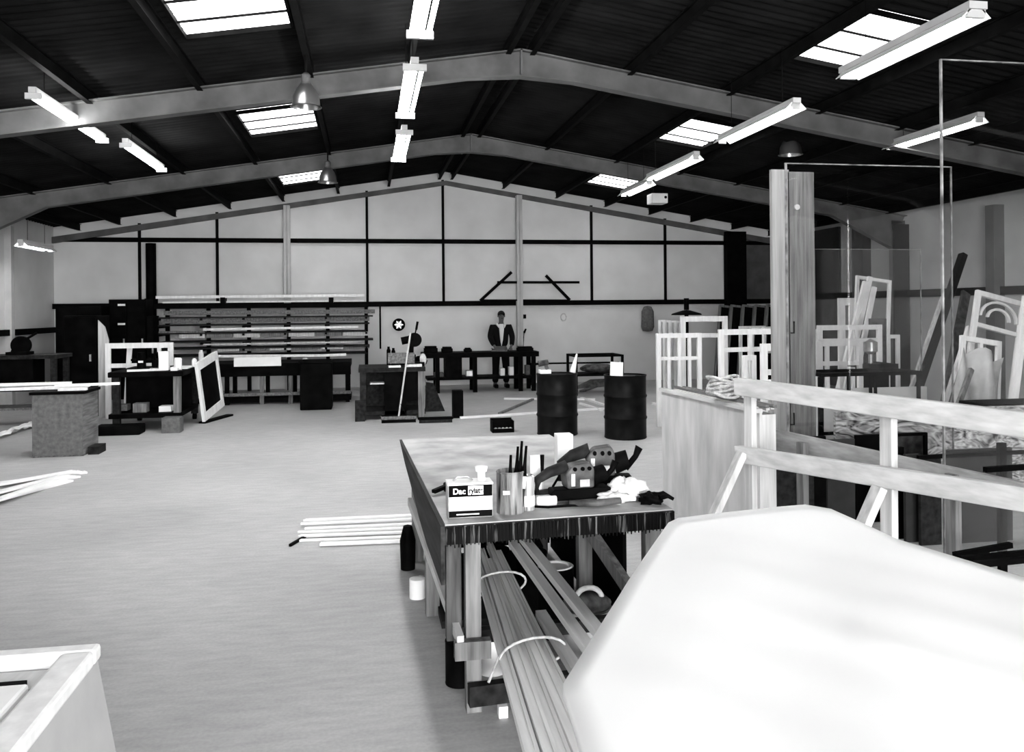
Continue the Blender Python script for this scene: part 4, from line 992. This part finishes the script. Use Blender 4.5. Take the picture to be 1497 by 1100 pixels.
# ------------------------------------------------------------ near workbench
t = thing('workbench', 'heavy timber workbench in the foreground with a paint-dripped edge and tools on top', 'workbench', (.8, 4.9, 0))
BT = .85
M_top = mat('bench_top_worn', .36, .7, .10, 5)
MB().prism([(.335, 3.72, BT-.02), (1.42, 3.79, BT-.02), (1.36, 6.25, BT-.02), (.25, 6.25, BT-.02)], (0, 0, .02)).build('top_surface', M_top, t)
MB().prism([(.345, 3.735, BT-.09), (1.41, 3.80, BT-.09), (1.35, 6.2, BT-.09), (.26, 6.2, BT-.09)], (0, 0, .07)).build('top_core', M_dwood, t)
M_drip = mat('dripped_edge', .015, .5, .3, 7, stretch=(9, 9, .5), v2=.22, spec=.03)
for n in M_drip.node_tree.nodes:
    if n.type == 'VALTORGB': n.color_ramp.elements[0].position = .55; n.color_ramp.elements[1].position = .80; n.color_ramp.elements[0].color = (.003, .003, .003, 1)
mb = MB(); mb.prism([(.33, 3.70, BT-.085), (1.42, 3.77, BT-.085), (1.42, 3.79, BT-.085), (.33, 3.725, BT-.085)], (0, 0, .08))
for k in range(60):
    x = .34+k*.018; l = .088+random.uniform(0, .014); yb = 3.703+(x-.33)*.064
    mb.cyl((x, yb-.002, BT-.01), (x, yb-.002, BT-l), random.uniform(.004, .009), .003, n=6)
mb.build('front_edge', M_drip, t)
mb = MB(); mb.prism([(.332, 3.70, BT), (.25, 6.25, BT), (.26, 5.6, BT-.06), (.285, 5.0, BT-.15), (.295, 4.72, BT-.2), (.31, 4.3, BT-.24), (.332, 3.70, BT-.26)], (-.018, 0, 0)); mb.build('side_board', mat('dark_side_board', .022, .7, .018, 3, stretch=(8, .7, 8)), t)
MB().box(.425, .495, 3.73, 3.80, 0, .76).build('leg', M_oldw, t, bevel=.004)
MB().box(.345, .415, 3.80, 3.87, .30, .76).build('leg', mat('dark_aged_timber', .06, .7, .04, 3, stretch=(9, 9, .8)), t, bevel=.004)
for (x, y) in ((1.30, 3.84), (.31, 6.05), (1.22, 6.05), (1.17, 4.62), (.33, 4.95)): MB().box(x, x+.08, y, y+.07, 0, .76).build('leg', M_oldw, t, bevel=.004)
MB().bar((.395, 3.68, .345), (.27, 5.5, .56), .03, .05).build('side_rail', M_pineY, t)
MB().bar((.37, 3.70, .30), (.53, 3.70, .30), .05, .08).build('cross_rail', M_oldw, t)
MB().bar((.43, 3.69, .10), (1.35, 3.78, .10), .05, .09).build('foot_rail', M_dwood, t)
MB().bar((.45, 3.90, .28), (1.3, 3.95, .28), .05, .06).build('shelf_bearer', M_dwood, t)
MB().bar((.40, 6.05, .28), (1.25, 6.05, .28), .05, .06).build('shelf_bearer', M_dwood, t)
MB().bar((1.2, 4.66, .60), (1.33, 3.86, .30), .04, .07).build('brace', M_oldw, t)
MB().prism([(.40, 4.7, .02), (1.2, 4.7, .02), (1.2, 6.0, .02), (.40, 6.0, .02)], (0, 0, .04)).build('lower_shelf', M_dwood, t)
MB().box(.33, 1.33, 6.13, 6.16, .06, .76).build('back_board', M_black, t)  # black board added so the space under the bench reads dark
MB().box(1.33, 1.35, 4.3, 6.1, .04, .76).build('side_panel', M_black, t)  # black panel added to deepen the shade under the bench

# mouldings under the bench
G = 'planed mouldings lying through the bench'
for k in range(5):
    y1 = 5.1-.15*(k % 3); y0 = 2.2-.1*(k % 2); z = .335+.004*(k % 2); h = .036+.012*(k % 2); w_ = .040
    xf, xn = .612+.0335*k-.0*(y1-4.9), .47+.052*k
    mb = MB(); pr = [(0, 0), (w_, 0), (w_, h), (w_*.72, h), (w_*.68, h-.006), (w_*.60, h-.006), (w_*.56, h), (0, h-.004)]
    a_ = [mb.bm.verts.new((xn+(u_-0)*1.25, y0, z+v_)) for u_, v_ in pr]; b_ = [mb.bm.verts.new((xf+u_*.8, y1, z+v_)) for u_, v_ in pr]
    mb.bm.faces.new(a_[::-1]); mb.bm.faces.new(b_)
    for i in range(8): mb.bm.faces.new((a_[i], a_[(i+1) % 8], b_[(i+1) % 8], b_[i]))
    tag(mb.build('timber_moulding', M_mould), 'planed moulding in the roped bundle running out from under the workbench', 'moulding', G)
for k, (xa, ya, xb, yb, z, m, lab) in enumerate(((.84, 4.9, .90, 2.35, .42, M_mould, 'grooved moulding to the right of the roped bundle'),
        (.90, 4.9, .97, 2.6, .45, M_mould, 'square batten lying beside the white sheet, outermost of the mouldings'),
        (.80, 3.9, .83, 2.2, .36, M_pineY, 'pale batten lower down at the right of the roped bundle'))):
    tag(MB().bar((xa, ya, z), (xb, yb, z), .05, .035).build('timber_moulding', m), lab, 'moulding')
def rope(P, r, name, label): tag(MB().tube(P, r, 8).build(name, M_rope, smooth=True), label, 'rope')
def loop(y, name, label):
    P = []
    for k in range(21):
        a = 2*PI*k/20; P.append((.675+.145*math.cos(a), y+.03*math.cos(a), .365+.062*math.sin(a)))
    rope(P, .006, name, label)
loop(3.45, 'rope_tie', 'pale rope tied round the mouldings near the bench foot')
loop(4.35, 'rope_tie', 'rope tied round the mouldings farther under the bench')
rope([(.53, 3.45, .36), (.5, 3.44, .3), (.48, 3.42, .27)], .006, 'rope_end', 'loose end of rope hanging left of the mouldings')

# tins under the bench
def tin(c, r, h, label, m=None, lid=None, name='paint_tin', cat='tin'):
    t = thing(name, label, cat, c)
    MB().lathe([(0, 0), (r, 0), (r*1.02, .006), (r, .012), (r, h-.012), (r*1.02, h-.006), (r, h)], c, 28).build('body', m or M_black, t, smooth='auto')
    MB().lathe([(0, h-.006), (r*.72, h-.006), (r*.76, h+.004), (r*.9, h+.004), (r*.94, h-.002), (r, h)], c, 28).build('lid', lid or M_metal, t, smooth='auto')
    return t
def shelf(x0, x1, y0, y1, z, lab): pass
tin((1.02, 4.55, .0), .10, .38, 'tall tin with a pale lid under the workbench', M_black, M_white)
t = tin((1.12, 4.25, .0), .13, .25, 'wide pale tin behind the mouldings under the workbench', M_ply, M_oldw)
t = thing('wooden_pad', 'worn round pad with a raised handle on top of the wide tin under the bench', 'pad', (1.12, 4.25, .26))
MB().lathe([(0, 0), (.12, 0), (.125, .02), (.09, .05), (0, .055)], (1.12, 4.25, .26), 20).build('pad', M_oldY, t, smooth=True)
MB().tube([(1.12+.07*math.cos(a), 4.22, .30+.06*math.sin(a)) for a in [PI*k/10 for k in range(11)]], .014).build('handle', M_rag, t, smooth=True)
tin((.43, 4.05, .0), .07, .21, 'small black tin with a label behind the bench foot', M_black, M_dsteel)
tin((.60, 4.15, .0), .07, .18, 'small tin with white label right of the bench foot', M_white, M_dsteel)
tag(MB().prism([(.56, 3.66, 0), (.60, 3.66, 0), (.60, 3.66, .05), (.56, 3.66, .05)], (0, .05, 0)).build('white_offcut', M_white), 'tiny white offcut on the floor under the foot rail', 'offcut')
for k, (x, y, z, r, lab) in enumerate(((.56, 5.3, .06, .10, 'black tin on the lower shelf, leftmost'), (.8, 5.5, .06, .12, 'black tin on the lower shelf, middle'), (1.05, 5.4, .06, .1, 'black tin on the lower shelf, rightmost'))):
    tin((x, y, z), r, .16, lab, M_black, M_dsteel)
tag(MB().ell((.78, 4.8, .545), (.05, .03, .025), jit=.1).build('pale_rag', M_rag, smooth=True), 'small pale scrap in the dark under the workbench', 'rag') if False else None
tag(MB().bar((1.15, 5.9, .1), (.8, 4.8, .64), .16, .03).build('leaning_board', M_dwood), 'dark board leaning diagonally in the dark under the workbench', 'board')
# things hanging at the far side of the bench
tag(MB().lathe([(0, 0), (.05, 0), (.055, .2), (.03, .3), (0, .31)], (.27, 5.9, 0), 16).build('dark_flask', M_black, smooth='auto'), 'dark bottle on the floor beyond the left side of the workbench', 'bottle')
tag(MB().lathe([(0, 0), (.05, 0), (.05, .12), (0, .13)], (.30, 5.3, 0), 16).build('white_pot', M_white, smooth='auto'), 'small white pot on the floor beside the left side of the workbench', 'pot')

# ------------------------------------------------------------ on the near workbench
x0, x1, y0 = .358, .565, 3.82
t = thing('solvent_tin', 'rectangular printed metal tin at the front left corner of the workbench', 'tin', ((x0+x1)/2, y0+.06, BT))
MB().box(x0, x1, y0, y0+.11, BT, BT+.155).build('body', M_metal, t, bevel=.006)
MB().box(x0+.004, x1-.004, y0-.0025, y0, BT+.006, BT+.035).box(x0+.004, x1-.004, y0-.0025, y0, BT+.098, BT+.15).build('dark_bands', M_black, t)
MB().box(x0+.004, x1-.004, y0-.0025, y0, BT+.035, BT+.098).build('white_band', M_white, t)
MB().box(x0+.038, x1-.065, y0-.0045, y0-.0025, BT+.016, BT+.021).build('small_print_bar', M_white, t)
MB().box(x0+.070, x1-.082, y0-.0035, y0-.0025, BT+.062, BT+.082).build('print_patch', mat('faint_print', .68, .7), t)
MB().box(x0+.092, x1-.045, y0-.0045, y0-.0025, BT+.106, BT+.147).build('white_label', M_white, t)
def text(s, loc, size, m, parent, name, sx=1.0):
    cu = bpy.data.curves.new(name, 'FONT'); cu.body = s; cu.size = size; cu.extrude = .0006; cu.offset = .0011 if m == M_black else .0008
    tmp = bpy.data.objects.new(name+'_tmp', cu); C.objects.link(tmp)
    dg = bpy.context.evaluated_depsgraph_get(); me = bpy.data.meshes.new_from_object(tmp.evaluated_get(dg))
    bpy.data.objects.remove(tmp); o = bpy.data.objects.new(name, me); C.objects.link(o); me.materials.clear(); me.materials.append(m)
    for v in me.vertices: v.co = Vector((v.co.x*sx, -v.co.z, v.co.y))
    o.parent = parent; o.location = Vector(loc)-parent.location; return o
text('Dac', (x0+.022, y0-.005, BT+.112), .037, M_white, t, 'lettering', .98)
text('rylate', (x0+.094, y0-.007, BT+.115), .034, M_black, t, 'lettering', .86)
MB().box(x0-.002, x1+.002, y0-.002, y0+.112, BT+.150, BT+.160).build('top_rim', M_white, t, bevel=.003)
MB().cyl((x1-.045, y0+.06, BT+.16), (x1-.045, y0+.06, BT+.20), .018, n=16).cyl((x1-.045, y0+.06, BT+.20), (x1-.045, y0+.06, BT+.222), .026, .03, n=16).build('cap', M_white, t, smooth='auto')
MB().tube([(x0+.03, y0+.06, BT+.16), (x0+.05, y0+.06, BT+.178), (x0+.1, y0+.06, BT+.178), (x0+.12, y0+.06, BT+.16)], .005).build('carry_handle', M_metal, t, smooth=True)
# hand brush
t = thing('hand_brush', 'dark hand brush lying at the left edge of the workbench behind the tin', 'brush', (.33, 4.35, BT))
MB().bar((.33, 4.32, BT+.02), (.41, 4.38, BT+.035), .03, .02).build('handle', M_black, t, bevel=.004); MB().bar((.40, 4.38, BT+.025), (.47, 4.43, BT+.03), .05, .05).build('bristles', M_dwood, t, bevel=.008)
# round tin with brushes
c = (.66, 3.90, BT); r = .066
t = thing('brush_pot', 'round drip-covered tin with paint brushes standing in it', 'tin', c)
mb = MB(); mb.lathe([(0, 0), (r, 0), (r, .01), (r-.001, .185), (r+.002, .19), (r-.002, .195), (r-.004, .185), (r-.005, .02), (0, .02)], c, 32); mb.build('body', mat('streaked_tin', .10, .45, .1, 8, stretch=(6, 6, .6), v2=.28), t, smooth='auto')
MB().box(c[0]-.045, c[0]-.015, c[1]-r-.002, c[1]-r+.02, BT+.095, BT+.112).build('paper_label', M_white, t)
for k, (dx, dy, h, lx) in enumerate(((0, -.02, .27, .0), (.045, 0, .33, .012), (.058, -.02, .31, .016), (.035, .03, .30, .008))):
    b = thing('paint_brush', ('leftmost', 'tallest', 'rightmost', 'hindmost')[k]+' of the dark-handled brushes standing in the round tin', 'brush', (c[0]+dx-.01, c[1]+dy, BT+.03))
    p, q = Vector((c[0]+dx-.01, c[1]+dy, BT+.03)), Vector((c[0]+dx+lx, c[1]+dy, BT+h))
    MB().bar(p, p+(q-p)*.3, .04, .014).build('bristles', M_dwood, b); MB().bar(p+(q-p)*.3, p+(q-p)*.5, .042, .016).build('ferrule', M_metal, b)
    MB().tube([p+(q-p)*s for s in (.5, .62, .8, 1)], [.014, .010, .007, .006]).build('handle', M_black, b, smooth=True)
c = (.745, 3.93, BT)
t = thing('dipping_tin', 'slim shiny tin half hidden behind the round brush tin', 'tin', c)
MB().lathe([(0, 0), (.036, 0), (.036, .16), (.03, .165), (.028, .16), (.03, .02), (0, .02)], c, 24).build('body', mat('shiny_streaks', .45, .25, .35, 9, stretch=(7, 7, .4), metal=.5), t, smooth='auto')
MB().lathe([(.0365, .02), (.0365, .07)], c, 24).build('label_band', M_white, t)
# paper and cartons behind
o = tag(MB().box(.80, .86, 4.12, 4.14, BT, BT+.22).build('white_packet', M_paper), 'white packet standing behind the slim tin', 'packet')
t = thing('screwdriver', 'thin dark screwdriver standing upright by the power tools', 'screwdriver', (.845, 4.05, BT))
MB().cyl((.845, 4.05, BT), (.845, 4.05, BT+.12), .004, n=8).build('blade', M_metal, t); MB().cyl((.845, 4.05, BT+.12), (.845, 4.05, BT+.235), .007, .011, n=10).build('handle', M_black, t, smooth='auto')
p = AZ(827, 690, BT)
tag(MB().box(p.x-.047, p.x+.047, p.y, p.y+.09, BT, AY(827, 636, p.y).z).build('white_box', M_paper, bevel=.003), 'tall narrow white box standing upright at the back of the workbench', 'box')
# belt sander
def sander(loc, rot, label, sc=1.0):
    t = thing('belt_sander', label, 'power tool', loc, rot)
    L = lambda mb, n, m, **k: mb.build(n, m, t, local=True, **k)
    pr = [(-.15, .02), (-.17, .045), (-.15, .075), (.14, .075), (.17, .045), (.15, .02)]
    L(MB().prism([(x, -.045, z) for x, z in pr], (0, .09, 0)), 'belt_housing', M_black, bevel=.006)
    L(MB().prism([(x*1.02, -.04, z+.0*x-.012 if z < .03 else z) for x, z in [(-.15, .02), (-.165, .045), (.165, .045), (.15, .02)]], (0, .08, 0)), 'sanding_belt', M_tool)
    L(MB().prism([(-.08, -.05, .075), (-.09, -.05, .15), (-.05, -.05, .19), (.04, -.05, .20), (.06, -.05, .17), (.06, -.05, .075)], (0, .1, 0)), 'motor_housing', M_tool, bevel=.012)
    L(MB().box(-.065, -.045, -.056, -.05, .09, .15).box(-.02, .03, -.056, -.05, .085, .12), 'vent_plate', M_metal)
    for x in (-.045, -.005, .03): L(MB().cyl((x, -.058, .172), (x, -.05, .172), .010, n=12), 'screw', M_black)
    L(MB().tube([(-.07, 0, .18), (-.16, 0, .155), (-.22, 0, .12), (-.225, 0, .06), (-.17, 0, .06)], [.03, .026, .022, .018, .016], 12), 'rear_handle', M_dwood, smooth=True)
    L(MB().cyl((.06, 0, .12), (.13, 0, .14), .045, .04, n=18), 'motor_end', M_black, smooth='auto')
    L(MB().tube([(.12, 0, .10), (.17, 0, .15), (.19, 0, .19)], [.015, .014, .02], 10), 'front_knob', M_black, smooth=True)
    L(MB().tube([(-.225, 0, .07), (-.26, -.03, .03), (-.27, -.07, .012), (-.2, -.10, .01), (-.08, -.11, .012), (.05, -.12, .01), (.13, -.12, .012)], .006, 8), 'power_cord', M_black, smooth=True)
    return t
sander((1.03, 4.03, BT), math.radians(6), 'belt sander with grey motor housing in front on the workbench')
t = sander((1.20, 4.22, BT), math.radians(-10), 'second power tool with a round dark motor behind the belt sander')
t.location.z = BT; t.scale = (1.0, 1.0, 1.22)
tag(MB().tube([(.95, 3.93, BT+.018), (1.08, 3.90, BT+.02), (1.2, 3.91, BT+.025)], [.016, .018, .016], 10).build('sanding_stick', M_tool, smooth=True), 'dark rod lying on the front edge of the workbench below the sander', 'rod')
tag(MB().box(.80, .9, 3.96, 4.02, BT, BT+.05).build('white_pad', M_white, bevel=.01), 'small white pad under the sander cord', 'pad')
mb = MB()
rnd = random.Random(3)
def crumple(cx, cy, cz, rx, ry, rz_, m, name, label, n=26, seed=1, parent=None):
    rr = random.Random(seed); ph = [rr.uniform(0, 6) for _ in range(8)]; mb = MB(); mb.ell((0, 0, 0), (1, 1, 1), n, n//2)
    for v in mb.bm.verts:
        a = math.atan2(v.co.y, v.co.x); f = 1+.18*math.sin(3*a+ph[0]+3*v.co.z)+.12*math.sin(7*a+ph[1]-5*v.co.z)+.10*math.sin(11*v.co.z+ph[2]+4*a)+rr.uniform(-.05, .05)
        v.co = Vector((cx+v.co.x*rx*f, cy+v.co.y*ry*f, max(cz, cz+rz_*.8+v.co.z*rz_*f)))
    return tag(mb.build(name, m, smooth=True), label, 'rag')
crumple(1.27, 4.05, BT, .10, .07, .055, M_rag, 'crumpled_rag', 'crumpled pale rag at the right end of the workbench top', seed=4)
crumple(1.19, 3.97, BT, .09, .045, .03, M_rag, 'crumpled_rag', 'flatter pale rag in front of the crumpled one on the workbench', seed=9)
t = thing('work_glove', 'dark work glove hanging over the right end of the workbench', 'glove', (1.35, 3.9, BT))
crumple(1.36, 3.92, BT, .055, .05, .03, M_black, 'palm', '', seed=2); o = C.objects[-1]
for k_ in ('label', 'category'): del o[k_]
o.location -= t.location; o.parent = t
for k in range(4): MB().tube([(1.39, 3.88+.02*k, BT+.035), (1.425, 3.87+.022*k, BT+.045), (1.45, 3.86+.024*k, BT+.03)], [.012, .011, .008]).build('finger', M_black, t, smooth=True)

# ------------------------------------------------------------ big white sheet over a table, lower right
ZT = .9
corner = [Vector((.465, 2.0)), Vector((.86, 2.72)), Vector((1.26, 3.42)), Vector((1.33, 3.49)), Vector((1.52, 3.53)), Vector((1.99, 3.60)), Vector((2.06, 3.50)), Vector((2.04, 2.99)), Vector((2.17, 2.47)), Vector((2.3, 1.7)), Vector((2.2, .9)), Vector((.9, .55)), Vector((.42, 1.2)), Vector((.44, 1.70))]
t = thing('sheeted_table', 'big white sheet draped over a table in the lower right foreground', 'table', (1.4, 2.1, 0))
mb = MB(); cc = Vector((1.35, 2.1)); N = len(corner); K = 14; rings = []
pts_ = []
for i in range(N):
    p, q = corner[i], corner[(i+1) % N]
    for s in range(5): pts_.append(p.lerp(q, s/5))
def wr(x, y): return .004*math.sin(5*x+3*y)+.003*math.sin(9*x-6*y+1)+.002*math.sin(17*x+11*y)
for k in range(K+1):
    f = k/K; rings.append([mb.bm.verts.new((cc.x+(p.x-cc.x)*f, cc.y+(p.y-cc.y)*f, ZT-.012+wr(cc.x+(p.x-cc.x)*f, cc.y+(p.y-cc.y)*f)*min(1, (1-f)*3+.25))) for p in pts_] if k else [mb.bm.verts.new((cc.x, cc.y, ZT))])
rings.append([mb.bm.verts.new((cc.x+(p.x-cc.x)*1.003, cc.y+(p.y-cc.y)*1.003, ZT-.045-.008*math.sin(i*.8))) for i, p in enumerate(pts_)])
for A_, B_ in zip(rings, rings[1:]):
    n = len(B_)
    for i in range(n):
        j = (i+1) % n
        if len(A_) == 1: mb.bm.faces.new((A_[0], B_[i], B_[j]))
        else: mb.bm.faces.new((A_[i], B_[i], B_[j], A_[j]))
o = mb.build('white_sheet', M_sheet, t, smooth=True); md = o.modifiers.new('thickness', 'SOLIDIFY'); md.thickness = .004; md.offset = -1
MB().prism([(.62, 1.95, ZT-.08), (1.36, 3.35, ZT-.08), (1.95, 3.45, ZT-.08), (2.05, 1.2, ZT-.08), (.95, .75, ZT-.08), (.6, 1.4, ZT-.08)], (0, 0, .045)).build('table_top', M_pine, t)
for x, y in ((1.40, 3.2), (1.85, 3.25), (1.0, 1.0), (1.9, 1.3)): MB().box(x, x+.07, y, y+.07, 0, ZT-.08).build('leg', M_pine, t)

# ------------------------------------------------------------ trolley with a framed white panel, lower left
t = thing('panel_trolley', 'grey-sided trolley in the lower left corner holding a white panel in a pale rim', 'trolley', (-1.7, 2.3, 0))
HZ = .72; xr, yf = -.85, 2.90
mb = MB()
mb.prism([(-2.6, yf-.07, HZ-.03), (xr, yf-.07, HZ-.03), (xr, yf, HZ-.03), (-2.6, yf, HZ-.03)], (0, 0, .05))
mb.prism([(xr-.10, 1.0, HZ-.03), (xr, 1.0, HZ-.03), (xr, yf-.07, HZ-.03), (xr-.10, yf-.07, HZ-.03)], (0, 0, .05))
mb.build('rim', M_prim, t, bevel=.012)
MB().prism([(-2.6, yf-.25, HZ-.02), (xr-.10, yf-.25, HZ-.02), (xr-.10, yf-.08, HZ-.035), (-2.6, yf-.08, HZ-.035)], (0, 0, .01)).build('inner_ledge', M_mould, t)
MB().box(-2.6, xr-.12, 1.0, yf-.26, HZ-.03, HZ+.012).build('white_panel', M_white, t, bevel=.01)
MB().bar((-2.6, yf-.245, HZ-.005), (xr-.14, yf-.235, HZ-.005), .025, .02).build('dark_gasket', M_dsteel, t)
MB().prism([(xr+.13, 1.0, 0), (xr+.10, yf+.02, 0), (xr-.01, yf-.01, HZ-.03), (xr-.01, 1.0, HZ-.03)], (-.015, 0, 0)).build('side_panel', mat('pale_grey_panel', .38, .7, .02, 9), t)
MB().prism([(-2.6, yf+.05, 0), (xr+.09, yf+.02, 0), (xr-.02, yf-.02, HZ-.03), (-2.6, yf-.02, HZ-.03)], (0, -.015, 0)).build('end_panel', mat('pale_grey_panel', .38), t)
